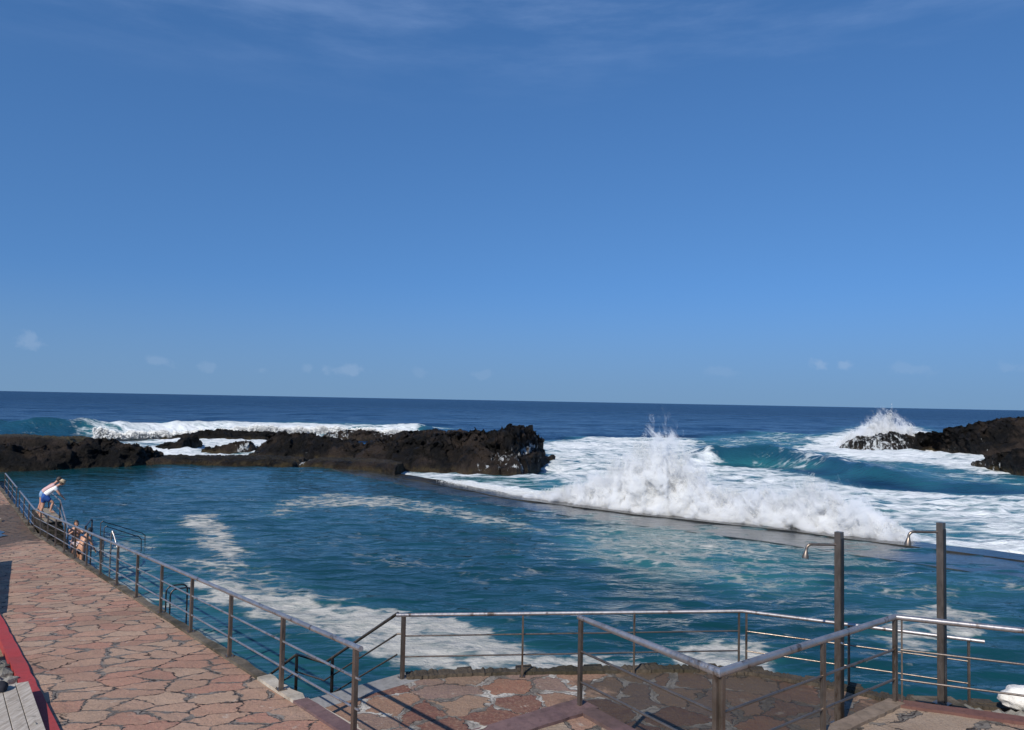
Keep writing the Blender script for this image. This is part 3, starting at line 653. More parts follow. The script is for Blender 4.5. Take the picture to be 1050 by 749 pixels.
def mist(name, label, base, hts, d0, d1, dens, seed=1.0, fil=0.9):
    # a hull of real size round the burst, filled with uneven scattering water dust
    B = np.array(base, float); A0 = B[0]; T = B[-1]-B[0]; L = np.hypot(*T); T = T/L; Nn = np.array([-T[1], T[0]])
    u = (B-A0)@T; dv_ = (B-A0)@Nn
    n = 60; uu = np.linspace(u[0], u[-1], n); H_ = np.interp(uu, u, hts)*1.35+0.05; dd = np.interp(uu, u, dv_)
    ca = np.linspace(0, 1, 13)
    bm = bmesh.new(); R = []
    for i in range(n):
        row = []
        for c in ca:
            a = math.pi*c; lat = (d0+d1)/2-(d1-d0)/2*math.cos(a)*1.05; z = WATER-0.15+H_[i]*(max(0.0, math.sin(a))**0.45)
            p = A0+T*uu[i]+Nn*(dd[i]+lat); row.append(bm.verts.new((p[0], p[1], z)))
        R.append(row)
    for A, B_ in zip(R[:-1], R[1:]):
        for j in range(12): bm.faces.new((A[j], B_[j], B_[j+1], A[j+1]))
        bm.faces.new((A[12], B_[12], B_[0], A[0]))
    bm.faces.new(R[0]); bm.faces.new(R[-1][::-1])
    m = Mat('spray_mist'); m.t.nodes.remove(m.b)
    pv = m.n('ShaderNodeVolumePrincipled'); pv.inputs['Color'].default_value = (0.985, 0.99, 0.995, 1); pv.inputs['Anisotropy'].default_value = 0.0
    sx = m.n('ShaderNodeVectorMath', operation='SUBTRACT'); m.l(m.co(), sx.inputs[0]); sx.inputs[1].default_value = (A0[0], A0[1], WATER)
    dt = m.n('ShaderNodeVectorMath', operation='DOT_PRODUCT'); m.l(sx.outputs[0], dt.inputs[0]); dt.inputs[1].default_value = (T[0], T[1], 0)
    dn = m.n('ShaderNodeVectorMath', operation='DOT_PRODUCT'); m.l(sx.outputs[0], dn.inputs[0]); dn.inputs[1].default_value = (Nn[0], Nn[1], 0)
    zz = m.n('ShaderNodeSeparateXYZ'); m.l(sx.outputs[0], zz.inputs[0])
    un = m.math('DIVIDE', dt.outputs['Value'], float(L), True)
    hm_ = max(hts)
    prof = m.cr(un, [(float(a/L), (float(h/hm_), float((d_+5)/10), 0)) for a, h, d_ in zip(u, hts, dv_)])
    ps = m.n('ShaderNodeSeparateColor'); m.l(prof, ps.inputs[0])
    off = m.n('ShaderNodeCombineXYZ'); m.l(m.math('ADD', dt.outputs['Value'], m.math('MULTIPLY', zz.outputs[2], 0.25)), off.inputs[0]); m.l(dn.outputs['Value'], off.inputs[1]); m.l(m.math('MULTIPLY', zz.outputs[2], 0.62), off.inputs[2])
    n1 = m.noise(0.55, 3, 0.6, vec=off.outputs[0]); n2 = m.noise(1.7, 8, 0.72, vec=off.outputs[0], dist=0.6)
    hloc = m.math('MULTIPLY', m.math('MULTIPLY', ps.outputs[0], hm_), m.math('ADD', 0.38, m.math('MULTIPLY', n1, 1.22)))
    rel = m.math('DIVIDE', zz.outputs[2], m.math('ADD', hloc, 0.05))
    lat = m.math('SUBTRACT', dn.outputs['Value'], m.math('MULTIPLY', m.math('SUBTRACT', ps.outputs[1], 0.5), 10.0))
    lm = m.math('MULTIPLY', m.ramp(m.math('ADD', lat, m.math('MULTIPLY', m.math('SUBTRACT', m.noise(0.9, 4, 0.6), 0.55), 2.6)), d0, d0+0.3), m.ramp(lat, d1, d1-1.2))
    ths = m.math('ADD', 0.34, m.math('MULTIPLY', rel, 0.27*fil))
    body = m.ramp(n2, ths, m.math('ADD', ths, 0.11))
    den = m.math('MULTIPLY', m.math('MULTIPLY', body, lm), m.ramp(rel, 1.15, 0.55))
    m.l(m.math('MULTIPLY', den, dens), pv.inputs['Density']); m.l(pv.outputs[0], m.o.inputs['Volume'])
    m.m.cycles.volume_step_rate = 0.07
    o = fin(bm, name, m.m, None, True); tag(o, label, kind='stuff'); return o
def spray(name, label, base, hts, depth, n, back, size=(0.02, 0.07), lump_n=0, seed=1.0):
    """base: list of (x, y) world places along the foot; hts: height at each"""
    P = np.array(base, float); L = np.concatenate([[0], np.cumsum(np.hypot(*np.diff(P, axis=0).T))])
    m = int(n*2.6)
    s_ = rng.random(m)*L[-1]
    hx = np.interp(s_, L, hts)
    keepw = rng.random(m) < (hx/np.max(hts))**0.6; s_ = s_[keepw]; hx = hx[keepw]; m = len(s_)
    bx = np.interp(s_, L, P[:, 0]); by = np.interp(s_, L, P[:, 1])
    # jets: ragged plume tops
    jag = 0.74+0.42*fbm(s_*0.55+seed, seed*3+0*s_, 0, 4)+0.22*gnoise(s_*3.1, 0*s_+seed, 0)
    u = rng.random(m)**1.25
    out_l = rng.random(m) < 0.10
    h = hx*jag*np.where(out_l, 0.70+0.32*rng.random(m)**1.2, u)
    dep = (rng.random(m)-0.25)*depth*(1-0.4*h/np.maximum(hx, .1))
    lean = 0.16*h*gnoise(s_*0.5+4, 0*s_, 2+seed)
    e_ = np.gradient(P, axis=0); tx = np.interp(s_, L, e_[:, 0]); ty = np.interp(s_, L, e_[:, 1]); tl = np.hypot(tx, ty)+1e-9
    nx_, ny_ = -ty/tl, tx/tl                      # seaward
    x = bx+nx_*dep*back+tx/tl*lean; y = by+ny_*dep*back+ty/tl*lean; z = WATER+0.1+h
    fil = fbm(x*1.5+seed, y*1.5, z*0.85, 4)       # filaments
    u2 = h/np.maximum(hx, 0.1)
    kk = (fil > -0.42+0.40*u2**1.5*(0.6+0.8*rng.random(m))) & (rng.random(m) < 0.12+1.4*u2)
    co = np.stack([x, y, z], -1)[kk][:n]; u2 = u2[kk][:n]
    sz = size[0]+(size[1]-size[0])*rng.random(len(co))**2.2*(1.15-0.65*np.clip(u2, 0, 1))
    o = link(name, scatter_mesh(name, co, sz), spray_m); tag(o, label, kind='stuff')
    return o
WB = [(452, 494, 0.03), (470, 497.5, 0.10), (500, 503, 0.13), (530, 508.5, 0.18), (548, 511.5, 0.45), (580, 515.5, 1.3), (612, 519.5, 2.6), (640, 523, 4.2), (662, 526, 5.6), (684, 528.2, 5.6), (702, 530, 4.3), (720, 532, 2.9), (745, 534.5, 2.2), (775, 537.5, 2.2), (800, 540.5, 2.4), (825, 543.5, 2.8), (850, 546.5, 2.8), (872, 549.5, 2.3), (895, 552, 1.5), (915, 554.5, 0.9), (934, 557, 0.25)]
base = [tuple(atz(x, y-1, WATER+0.1))[:2] for x, y, h in WB]
mist('wave_spray', 'tall white wave bursting against the sea wall', base, [h for *_, h in WB], -0.85, 2.3, 8.0, fil=0.95)
spray('spray_droplets', 'flying droplets round the bursting wave', base, [h*0.98 for *_, h in WB], 2.4, 95000, 1.0, (0.012, 0.038), seed=1.7)
PL = [(862, 0.8), (876, 2.8), (890, 4.6), (903, 6.2), (914, 6.4), (926, 5.6), (938, 4.2), (952, 1.0)]
b3 = [tuple(aty(x, 447, 126))[:2] for x, h in PL]
mist('wave_spray', 'white spray rising behind the streaked rock tip', b3, [h for x, h in PL], -1.0, 3.5, 4.0)
spray('spray_droplets', 'flying droplets above the streaked rock tip', b3, [h*1.0 for x, h in PL], 3, 9000, 1.0, (0.03, 0.11), seed=5.5)
b4 = [(x, y) for x, y in ([tuple(aty(q_, 447, 135))[:2] for q_ in (972, 980, 990)])]
spray('wave_spray', 'small white spray plume behind the headland', b4, [1.2, 4.2, 0.8], 3, 6000, 1.0, (0.05, 0.16), seed=6.5)
b5 = [tuple(atz(x, y, WATER+0.5))[:2] for x, y in ((95, 447), (120, 447), (160, 446), (200, 446), (260, 445.5), (330, 445), (400, 445), (430, 445))]
spray('wave_spray', 'low white surf line behind the left rocks', b5, [1.9, 1.4, 1.1, 1.3, 1.7, 1.9, 1.5, 0.5], 5, 50000, 1.0, (0.05, 0.17), seed=8.5)

# ------------------------------------------------------------------ WALKWAY
def walk_grid(name, s0, s1, p0, p1, dz, mat, ns=60, npp=6):
    s_ = np.linspace(s0, s1, ns); p_ = np.linspace(p0, p1, npp)
    Sg, Pg = np.meshgrid(s_, p_)
    Xg = W0.x+D.x*Sg+N.x*Pg; Yg = W0.y+D.y*Sg+N.y*Pg; Zg = W0.z+SLOPE*np.minimum(Sg, S_END)+dz
    Zg = Zg+0.012*fbm(Xg*0.8, Yg*0.8, 0.3, 3)
    return link(name, grid_mesh(name, Xg, Yg, Zg), mat)
tag(walk_grid('walkway', -8, 62, -2.42, 0.0, 0.0, walk_mat, 160, 14), kind='structure')
bm = bmesh.new()
def kerb_run(bm, s0, s1, p0, p1, top, bot, n, jit=0.0):
    R = []
    for i in range(n+1):
        s_ = s0+(s1-s0)*i/n; j = jit*(random.random()-0.5)
        R.append([bm.verts.new(walk(s_, p0, bot)), bm.verts.new(walk(s_, p0, top)), bm.verts.new(walk(s_, p1+j, top+j*0.4)), bm.verts.new(walk(s_, p1+j*0.5, bot))])
    for A, B in zip(R[:-1], R[1:]):
        for q_ in range(3): bm.faces.new((A[q_], A[q_+1], B[q_+1], B[q_]))
    bm.faces.new(R[0][::-1]); bm.faces.new(R[-1])
kerb_run(bm, 2.9, 60, 0.004, 0.17, 0.04, -3.4, 120, 0.05)
k = fin(bm, 'kerb', kerb_dark); tag(k, kind='structure')
bm = bmesh.new(); kerb_run(bm, -8, 1.6, 0.004, 0.19, 0.03, -3.4, 30, 0.01); tag(fin(bm, 'kerb', kerb_purple), kind='structure')
bm = bmesh.new(); kerb_run(bm, 1.6, 2.9, 0.004, 0.18, 0.035, -3.4, 8, 0.04); tag(fin(bm, 'kerb', kerb_pale), kind='structure')
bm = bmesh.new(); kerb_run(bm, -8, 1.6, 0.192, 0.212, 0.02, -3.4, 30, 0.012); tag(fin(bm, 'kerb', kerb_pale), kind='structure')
# puddle at the end of the slope
pud = Mat('puddle_water'); pud.set(color=(0.018, 0.02, 0.022), rough=0.05, ior=1.33, normal=pud.bump(pud.noise(2.4, 3, vec=pud.map((0.6, 1.6, 1))), 0.5, 0.03))
bm = bmesh.new()
vs = []
for i in range(120):
    a = 2*math.pi*i/120; r_ = 1+0.16*math.sin(3*a+1)+0.12*math.sin(5*a)+0.10*math.sin(9*a+2)+0.05*math.sin(17*a)
    vs.append(bm.verts.new(walk(30.6+2.4*r_*math.cos(a), -2.1+1.15*r_*math.sin(a), 0.016)))
bm.faces.new(vs); tag(fin(bm, 'puddle', pud.m), kind='structure')
# step edges farther on
t = empty('low_steps', walk(38, -1.6)); tag(t, 'low tan steps across the far end of the walkway', 'steps')
for i, s_ in enumerate((34.0, 38.5, 43.5)):
    bm = bmesh.new(); c = walk(s_, -1.6, 0.06*(i+1)); box(bm, c, 1.6, 0.35, 0.12*(i+1), N, D); fin(bm, 'step', deck_tan, t)

# ------------------------------------------------------------------ RAILINGS
def rail_thing(name, label, group=None):
    t = empty(name); tag(t, label, 'railing', group); return t
def post(parent, p, h, w_=0.055, d_=0.045, m=steel, ax=D, name='post', top_plate=True):
    bm = bmesh.new(); ay = Vector((-ax.y, ax.x, 0))
    box(bm, Vector(p)+Vector((0, 0, h/2)), w_, d_, h, ax, ay)
    o = fin(bm, name, m, parent, bevel=0.003)
    bm = bmesh.new(); box(bm, Vector(p)+Vector((0, 0, 0.006)), w_+0.06, d_+0.06, 0.012, ax, ay)
    for i, j in ((-1, -1), (1, -1), (1, 1), (-1, 1)):
        q_ = Vector(p)+ax*(i*(w_/2+0.018))+ay*(j*(d_/2+0.018)); tube(bm, [q_+Vector((0, 0, 0.010)), q_+Vector((0, 0, 0.026))], 0.008, 6)
    pl = fin(bm, 'base_plate', m); pl.parent = o
    return o
def rails(parent, pts, fr, r_top=0.031, r_low=0.014, m_top=bright_steel, H=1.0, low_m=None):
    for i, h in enumerate(fr):
        bm = bmesh.new(); tube(bm, [Vector(p)+Vector((0, 0, h)) for p in pts], r_top if i == 0 else r_low, 16)
        fin(bm, 'handrail' if i == 0 else 'rail', m_top if (i == 0 or low_m is None) else low_m, parent, True)
FR = (1.0, 0.67, 0.34)
t = rail_thing('walkway_railing', 'long steel railing sloping along the pool side of the pink flagstone walkway')
wp = [walk(i*STEP, 0.05) for i in range(0, 15)]+[walk(S_END+2.1*i, 0.05, 0.03*i) for i in (1, 2, 3)]
rails(t, [wp[0]-D*0.12, wp[14], wp[17]], FR)
for i, p in enumerate(wp): post(t, p+Vector((0, 0, 0.035)), 0.95, 0.06, 0.05)
t = rail_thing('walkway_railing', 'far left end of steel railing beyond a gap, level along the walkway edge')
wp2 = [walk(S_END+2.1*i, 0.05, 0.03*i) for i in (3.75, 4.8, 5.9, 7)]
rails(t, [wp2[0]-D*0.1, wp2[-1]], FR)
for p in wp2: post(t, p+Vector((0, 0, 0.035)), 0.95, 0.06, 0.05)

# lower terrace railing: straight run and sunlit run
TZ = -0.60
t = rail_thing('terrace_railing', 'steel railing along the water edge of the lower terrace, behind the showers')
r1p = [Vector((-1.67, 12.45, TZ)), Vector((0.26, 12.62, TZ)), Vector((2.12, 12.86, TZ)), Vector((3.93, 13.08, TZ))]
r2p = [Vector((4.05, 13.06, TZ)), Vector((5.50, 12.42, TZ)), Vector((7.02, 11.74, TZ))]
end = Vector((7.20, 11.64, TZ))
for i, h in enumerate(FR):
    bm = bmesh.new(); a = Vector((0, 0, h))
    if i == 0: tube(bm, [r1p[0]-Vector((0.12, 0, 0))+a, r1p[-1]+Vector((0.06, 0, 0))+a, end+a], 0.030, 16)
    else:
        tube(bm, [r1p[0]+a, r1p[-1]+a], 0.013, 12); tube(bm, [r2p[0]+a, r2p[-1]+a], 0.013, 12)
    fin(bm, 'handrail' if i == 0 else 'rail', bright_steel if i == 0 else steel, t, True)
post(t, r1p[0], 0.98, 0.07, 0.05, steel)
for p in (r1p[1:]+r2p): post(t, p, 0.98, 0.032, 0.03, steel, Vector((1, 0, 0)))

# stair handrail going down to the water
t = rail_thing('stair_handrail', 'dark steel stair handrail descending beside the walkway wall into the pool')
a0 = atz(408, 629, 0.42); a1 = a0+D*2.72+Vector((0, 0, -1.55))
b0 = a1+D*0.75+N*-0.25; b1 = b0+D*1.5+Vector((0, 0, -0.86))
for i, dz in enumerate((0, -0.33, -0.66)):
    v = Vector((0, 0, dz)); bm = bmesh.new()
    tube(bm, [a0+v, a1+v, b0+v, b1+v] if i == 0 else ([a0+v+Vector((0.09, 0, 0.0)), a0+v, a1+v, b0+v, b1+v] if i == 1 else [a0+v, a1+v]), 0.026 if i == 0 else 0.014, 14)
    fin(bm, 'handrail' if i == 0 else 'rail', steel, t, True)
for p in (a1+(a0-a1)*0.12, b0): post(t, p-Vector((0, 0, 0.98)), 0.96, 0.05, 0.045, dark_steel)

# ------------------------------------------------------------------ TERRACE, PLATFORM
edge_px = [(416, 693.5), (470, 690), (530, 688.5), (600, 687.5), (660, 686), (720, 686), (770, 689), (825, 698), (870, 706), (900, 714), (930, 718.5), (1000, 723), (1075, 729), (1150, 736)]
edge = [atz(x, y, TZ) for x, y in edge_px]
lip_a = Vector((-1.72, 12.33, TZ)); lip_b = W0+D*2.85+N*0.27; lip_b.z = TZ
poly = [lip_b]+[lip_a]+edge+[Vector((9.6, 3, TZ)), Vector((1.5, 3, TZ)), W0+D*-4+N*0.3]
bm = bmesh.new(); prism(bm, [(p.x, p.y) for p in poly], -4.5, TZ)
o = fin(bm, 'terrace', terr_mat); tag(o, kind='structure')
# rough mossy kerb along the terrace edge
fine_e = []
for a, b in zip(edge[:-1], edge[1:]):
    for i in range(34): fine_e.append(a.lerp(b, i/26))
bm = bmesh.new(); R = []; kj = 0.0
for i, p in enumerate(fine_e):
    q_ = fine_e[min(i+1, len(fine_e)-1)]-fine_e[max(i-1, 0)]; q_.normalize(); nn = Vector((-q_.y, q_.x, 0))
    kj = 0.75*kj+0.25*random.uniform(-1, 1); j = 0.05*kj+0.035*(random.random()-0.5); h = 0.03+0.03*random.random()+0.03*kj
    R.append([bm.verts.new(p-nn*(0.20+j*0.6)+Vector((0, 0, -0.02))), bm.verts.new(p-nn*(0.16+j)+Vector((0, 0, 0.03+h*0.3))), bm.verts.new(p+nn*(0.06+j*0.5)+Vector((0, 0, h))), bm.verts.new(p+nn*(0.16+j)+Vector((0, 0, -0.03-h))), bm.verts.new(p+nn*(0.24+j*0.5)+Vector((0, 0, -4)))])
for A, B in zip(R[:-1], R[1:]):
    for q_ in range(4): bm.faces.new((A[q_], B[q_], B[q_+1], A[q_+1]))
tag(fin(bm, 'kerb', concrete('black_moss_stone', (0.045, 0.036, 0.026), (0.09, 0.07, 0.05), 0.7, 0.9, 0.06)), kind='structure')
# grey concrete lip at the head of the water stairs
bm = bmesh.new()
dv = (lip_a-lip_b); L = dv.length; dv.normalize(); nv = Vector((-dv.y, dv.x, 0))
box(bm, (lip_a+lip_b)/2+dv*0.15+nv*0.02+Vector((0, 0, -0.1)), L+0.35, 0.42, 0.216, dv, nv)
tag(fin(bm, 'kerb', lip_grey, None, bevel=0.012), kind='structure')
# water stairs
bm = bmesh.new()
for i in range(8):
    c = (lip_a+lip_b)/2+nv*(0.40+0.36*i); z = TZ-0.24*(i+1); box(bm, Vector((c.x, c.y, (z-4.5)/2)), L+0.1, 0.358, z+4.5, dv, nv)
tag(fin(bm, 'water_stairs', kerb_dark), 'concrete stairs leading from the lower terrace down into the pool', 'stairs')

PZ = 0.27
P0 = Vector((0.88, 9.21, PZ)); PC = Vector((2.05, 7.44, PZ)); P2 = Vector((4.78, 9.51, PZ)); P3 = Vector((6.05, 9.03, PZ)); P4 = P3+(P3-P2).normalized()*4
uA = (PC-P0).normalized(); wA = (P2-PC).normalized(); vR = (P3-P2).normalized()
K0 = P0-uA*0.17+wA*0.10; KC = PC+wA*0.10-uA*0.10; K2 = P2+vR*0.03-uA*0.12+wA*0.02; K4 = P4+Vector((0.05, 0.14, 0))
KL = K0-wA*6.0
W_ON = W0+D*-0.9
poly = [KL, K0, KC, K2, K4, Vector((9.5, 2, 0)), Vector((-2, 2, 0)), W0+D*-6+N*0.29, W0+D*-0.4+N*0.29]
# clip the left side where the platform meets the walkway
tcut = (KL-K0); pK = (K0-W0).dot(N); KL = K0-wA*((pK-0.29)/wA.dot(N))
poly[0] = KL; poly = poly[:-1]
bm = bmesh.new(); prism(bm, [(p.x, p.y) for p in poly], -1.5, PZ-0.004)
tag(fin(bm, 'platform', plat_mat), kind='structure')
def kerb_line(a, b, wid, side, mat, h=0.05, n=30, jit=0.02):
    t_ = (b-a).normalized(); nn = Vector((-t_.y, t_.x, 0))*side; bm = bmesh.new(); R = []
    for i in range(n+1):
        p = a.lerp(b, i/n); j = jit*(random.random()-0.5)
        R.append([bm.verts.new(Vector((p.x, p.y, PZ-1.2))), bm.verts.new(Vector((p.x, p.y, PZ+h+j*0.3))), bm.verts.new(p+nn*(wid+j)+Vector((0, 0, h+j*0.2))), bm.verts.new(p+nn*(wid+j)+Vector((0, 0, -0.05)))])
    for A, B in zip(R[:-1], R[1:]):
        for q_ in range(3): bm.faces.new((A[q_], B[q_], B[q_+1], A[q_+1]))
    bm.faces.new(R[0]); bm.faces.new(R[-1][::-1])
    return tag(fin(bm, 'kerb', mat), kind='structure')
kerb_line(KL+wA*0.02, K0+wA*0.03, 0.36, -1, kerb_purple, 0.030)
kerb_line(K0-wA*0.0+uA*0.37, KC-uA*0.02, 0.22, -1, kerb_purple, 0.036)
kerb_line(KC+wA*0.24, K2-wA*0.02, 0.20, -1, concrete('pale_brown_kerb', (0.19, 0.14, 0.105), (0.25, 0.19, 0.145), 0.3, 0.85, 0.012), 0.034)
kerb_line(K2+vR*0.1, K4, 0.20, -1, concrete('red_brown_kerb', (0.13, 0.06, 0.05), (0.18, 0.09, 0.07), 0.2, 0.8, 0.012), 0.030)
# narrow pale strip along part of the outer kerb edge
bm = bmesh.new(); R = []
a = K0-wA*1.35; b = K0-wA*2.8
for i in range(25):
    p = a.lerp(b, i/24); e1 = 0.09*math.sin(math.pi*i/24)**0.6
    R.append([bm.verts.new(p-uA*(-0.03+0.02*math.sin(i*2))+Vector((0, 0, 0.037))), bm.verts.new(p+uA*(0.03+e1+0.03*math.sin(i*1.7)*e1*8)+Vector((0, 0, 0.037)))])
for A, B in zip(R[:-1], R[1:]): bm.faces.new((A[0], A[1], B[1], B[0]))
tag(fin(bm, 'kerb_pale_strip', kerb_pale), kind='structure')

t = rail_thing('platform_railing', 'steel railing round the raised platform corner in the right foreground')
H2 = 1.05; FA = (1.05, 0.66, 0.30)
for i, h in enumerate(FA):
    bm = bmesh.new(); v = Vector((0, 0, h))
    if i == 0: tube(bm, [P0-uA*0.04+v, PC+v, P2+v, P4+v], 0.031, 18)
    else:
        tube(bm, [P0+v, PC+v-uA*0.03], 0.015, 12); tube(bm, [PC+v+wA*0.03, P2+v], 0.015, 12); tube(bm, [P2+vR*0.06+v, P4+v], 0.013, 12)
    fin(bm, 'handrail' if i == 0 else 'rail', bright_steel if i == 0 else steel, t, True)
for p, w_, ax in ((P0, 0.05, uA), (PC-uA*0.045, 0.05, uA), (PC+wA*0.045, 0.05, wA), (PC.lerp(P2, 0.53), 0.055, wA), (P2, 0.06, wA)): post(t, p, 1.02, w_, 0.042, steel, ax)
post(t, P2+vR*0.075, 1.02, 0.02, 0.02, steel, vR); post(t, P2+vR*2.4, 1.02, 0.03, 0.03, steel, vR)

# ground and rubble strip beside the platform, white painted boulder
bm = bmesh.new()
for i in range(170):
    f_ = random.random(); p = Vector((5.6, 11.45, 0)).lerp(Vector((9.3, 10.9, 0)), f_)+Vector((random.uniform(-.1, .1), random.uniform(-0.8, 0.12), 0))
    r_ = random.uniform(0.05, 0.15); b_ = bmesh.ops.create_icosphere(bm, subdivisions=1, radius=r_, matrix=Matrix.Translation((p.x, p.y, TZ+random.uniform(-.06, .06))))
    for v_ in b_['verts']: v_.co += Vector((random.uniform(-1, 1), random.uniform(-1, 1), random.uniform(-1, 1)))*r_*0.25
tag(fin(bm, 'rubble', rubble_mat), 'dark rubble along the outer foot of the platform', kind='stuff')
bm = bmesh.new(); bmesh.ops.create_icosphere(bm, subdivisions=4, radius=1.0)
co = np.array([v_.co for v_ in bm.verts]); nz = 0.16*fbm(co[:, 0]*1.4, co[:, 1]*1.4, co[:, 2]*1.4, 4)
for v_, q_ in zip(bm.verts, nz): v_.co = v_.co*(1+float(q_)); v_.co = Vector((v_.co.x*0.34, v_.co.y*0.26, v_.co.z*0.19))
wr = atz(1047, 718, -0.36); bmesh.ops.translate(bm, verts=bm.verts, vec=wr+Vector((0.05, 0, 0.02)))
tag(fin(bm, 'boulder', white_rock, None, True), 'white painted boulder on the dark rubble at the right edge', 'boulder')

# ------------------------------------------------------------------ SHOWERS
def shower(base, top_z, arm_dz, label):
    t = empty('outdoor_shower', base); tag(t, label, 'shower', 'outdoor showers')
    h = top_z-base.z; b = Vector(base); hw = 0.062
    bm = bmesh.new()
    ax, ay = N, D
    box(bm, b+Vector((0, 0, h/2)), 0.10, 0.09, h, ax, ay)
    box(bm, b+Vector((0, 0, 0.008)), 0.2, 0.2, 0.016, ax, ay)
    fin(bm, 'column', steel, t, bevel=0.004)
    bm = bmesh.new(); box(bm, b+D*-0.048+N*0.004+Vector((0, 0, h/2-0.03)), 0.076, 0.012, h-0.12, ax, ay); fin(bm, 'shade_plate', dark_steel, t, bevel=0.002)  # dark plate puts the shade of the column's recessed side into the colour
    z = base.z+h-arm_dz; p = Vector((b.x-0.05, b.y, z)); le = 0.42
    bm = bmesh.new(); X_ = Vector((-1, 0, 0)); Z_ = Vector((0, 0, 1))
    pts = [p, p+X_*(le-0.08)]+arc(p+X_*(le-0.08)-Z_*0.08, Z_, X_, 0.08, 0.1, math.pi/2-0.12, 6)
    tube(bm, pts, 0.019, 12); fin(bm, 'arm', steel, t, True)
    e_ = pts[-1]; bm = bmesh.new()
    tube(bm, [e_+Z_*0.012, e_-Z_*0.02, e_-Z_*0.035+X_*.004, e_-Z_*0.10+X_*0.012, e_-Z_*0.128+X_*0.014], [0.017, 0.02, 0.026, 0.046, 0.047], 16); fin(bm, 'shower_head', steel, t, True)
    bm = bmesh.new(); kp = b+D*-0.05+N*-0.03+Vector((0, 0, 1.15)); tube(bm, [kp, kp-D*0.03], [0.022, 0.018], 12); fin(bm, 'push_valve', chrome, t, True)
    return t
bL = aty(860.5, 735, 11.0); shower(Vector((bL.x, bL.y, TZ)), aty(860, 545.5, 11.0).z, 0.185, 'brown steel outdoor shower column on the lower terrace, the left of the two')
bR = aty(966, 722, 11.15); shower(bR, aty(967, 536, 11.15).z, 0.14, 'brown steel outdoor shower column beside the rubble, the right of the two')
bm = bmesh.new(); prism(bm, [(bR.x+a_, bR.y+b_) for a_, b_ in ((-.3, -.3), (.3, -.3), (.3, .3), (-.3, .3))], -1.2, bR.z-0.002); tag(fin(bm, 'shower_plinth', kerb_dark), 'small dark concrete plinth under the right shower', 'plinth')

# ------------------------------------------------------------------ LEFT EDGE: red kerb, bench, ground
bm = bmesh.new()
R = []
for i in range(41):
    s_ = -6+16.9*i/40; j = 0.02*(random.random()-.5)
    R.append([bm.verts.new(walk(s_, -2.61, -0.4)), bm.verts.new(walk(s_, -2.61, 0.04)), bm.verts.new(walk(s_, -2.425+j, 0.04)), bm.verts.new(walk(s_, -2.42+j, -0.2))])
for A, B in zip(R[:-1], R[1:]):
    for q_ in range(3): bm.faces.new((A[q_], A[q_+1], B[q_+1], B[q_]))
bm.faces.new(R[0]); bm.faces.new(R[-1][::-1])
tag(fin(bm, 'red_kerb', red_paint), kind='structure')
bm = bmesh.new(); kerb_run(bm, 10.92, 60, -2.64, -2.425, 0.05, -0.4, 40, 0.02); tag(fin(bm, 'kerb', deck_tan), kind='structure')
tag(walk_grid('soil_ground', -8, 62, -14, -2.61, -0.10, soil, 120, 40), kind='structure')
bm = bmesh.new()
for i in range(120):
    p = walk(random.uniform(2.2, 6.5), random.uniform(-2.98, -2.64), random.uniform(-0.14, -0.01)); r_ = random.uniform(0.05, 0.13)
    b_ = bmesh.ops.create_icosphere(bm, subdivisions=1, radius=r_, matrix=Matrix.Translation(p))
    for v_ in b_['verts']: v_.co += Vector((random.uniform(-1, 1), random.uniform(-1, 1), random.uniform(-1, 1)))*r_*0.3
tag(fin(bm, 'rubble', rubble_mat), 'grey rubble between the red kerb and the dry soil', kind='stuff')
def wood_mat():
    m = Mat('weathered_wood'); v = m.map((14, 1.3, 6), (0, 0, rad(-37.6)))
    g = m.noise(2.2, 7, 0.7, vec=v); k_ = m.noise(7, 5, 0.7)
    c = m.mix(m.ramp(g, 0.35, 0.7), (0.30, 0.255, 0.21), (0.48, 0.43, 0.375))
    c = m.mix(m.ramp(k_, 0.55, 0.72, 0, 0.75), c, (0.13, 0.115, 0.10))
    m.set(color=c, rough=0.85, normal=m.bump(g, 0.8, 0.01), spec=0.2); return m.m
wood = wood_mat()
def bench(s1, label, top, s_len=3.2, p1=-2.62, nplk=9):
    c = walk(s1-s_len/2, p1-0.6); t = empty('wooden_bench', (c.x, c.y, c.z)); tag(t, label, 'bench')
    zt = top
    bm = bmesh.new()
    for i in range(nplk):
        p = p1-0.075-0.152*i
        cut = s1-random.choice((0.9, 1.2, 0.6)) if i in (1, 2, 4) else None
        for a, b in (((s1-s_len, s1+0.01*random.random()),) if cut is None else ((s1-s_len, cut-0.004), (cut+0.004, s1))):
            q_ = W0+D*((a+b)/2)+N*p; q_.z = zt-0.02+0.004*random.random(); box(bm, q_, b-a, 0.142, 0.042, D, N*-1)
    fin(bm, 'seat', wood, t, bevel=0.005)
    for s_ in (s1-0.25, s1-s_len+0.25):
        bm = bmesh.new(); q_ = W0+D*s_+N*(p1-0.65); q_.z = zt-0.075; box(bm, q_, 0.07, 1.25, 0.065, D, N*-1); fin(bm, 'crossbar', wood, t)
    for s_ in (s1-0.25, s1-s_len+0.25):
        for p in (p1-0.1, p1-1.2):
            q_ = W0+D*s_+N*p; z0 = walk(s_, p, -0.1).z; q_.z = (z0+zt-0.11)/2; bm = bmesh.new(); box(bm, q_, 0.09, 0.09, zt-0.11-z0, D, N*-1); fin(bm, 'leg', wood, t)
    return t
bench(4.22, 'weathered grey wooden slat bench in the bottom left corner beside the red kerb', 0.06, 4.3, -2.575)
bench(7.2, 'pale wooden bench end at the left edge behind the rubble', 0.0, 1.5, -3.08, 4)
bm = bmesh.new(); bmesh.ops.create_icosphere(bm, subdivisions=3, radius=1)
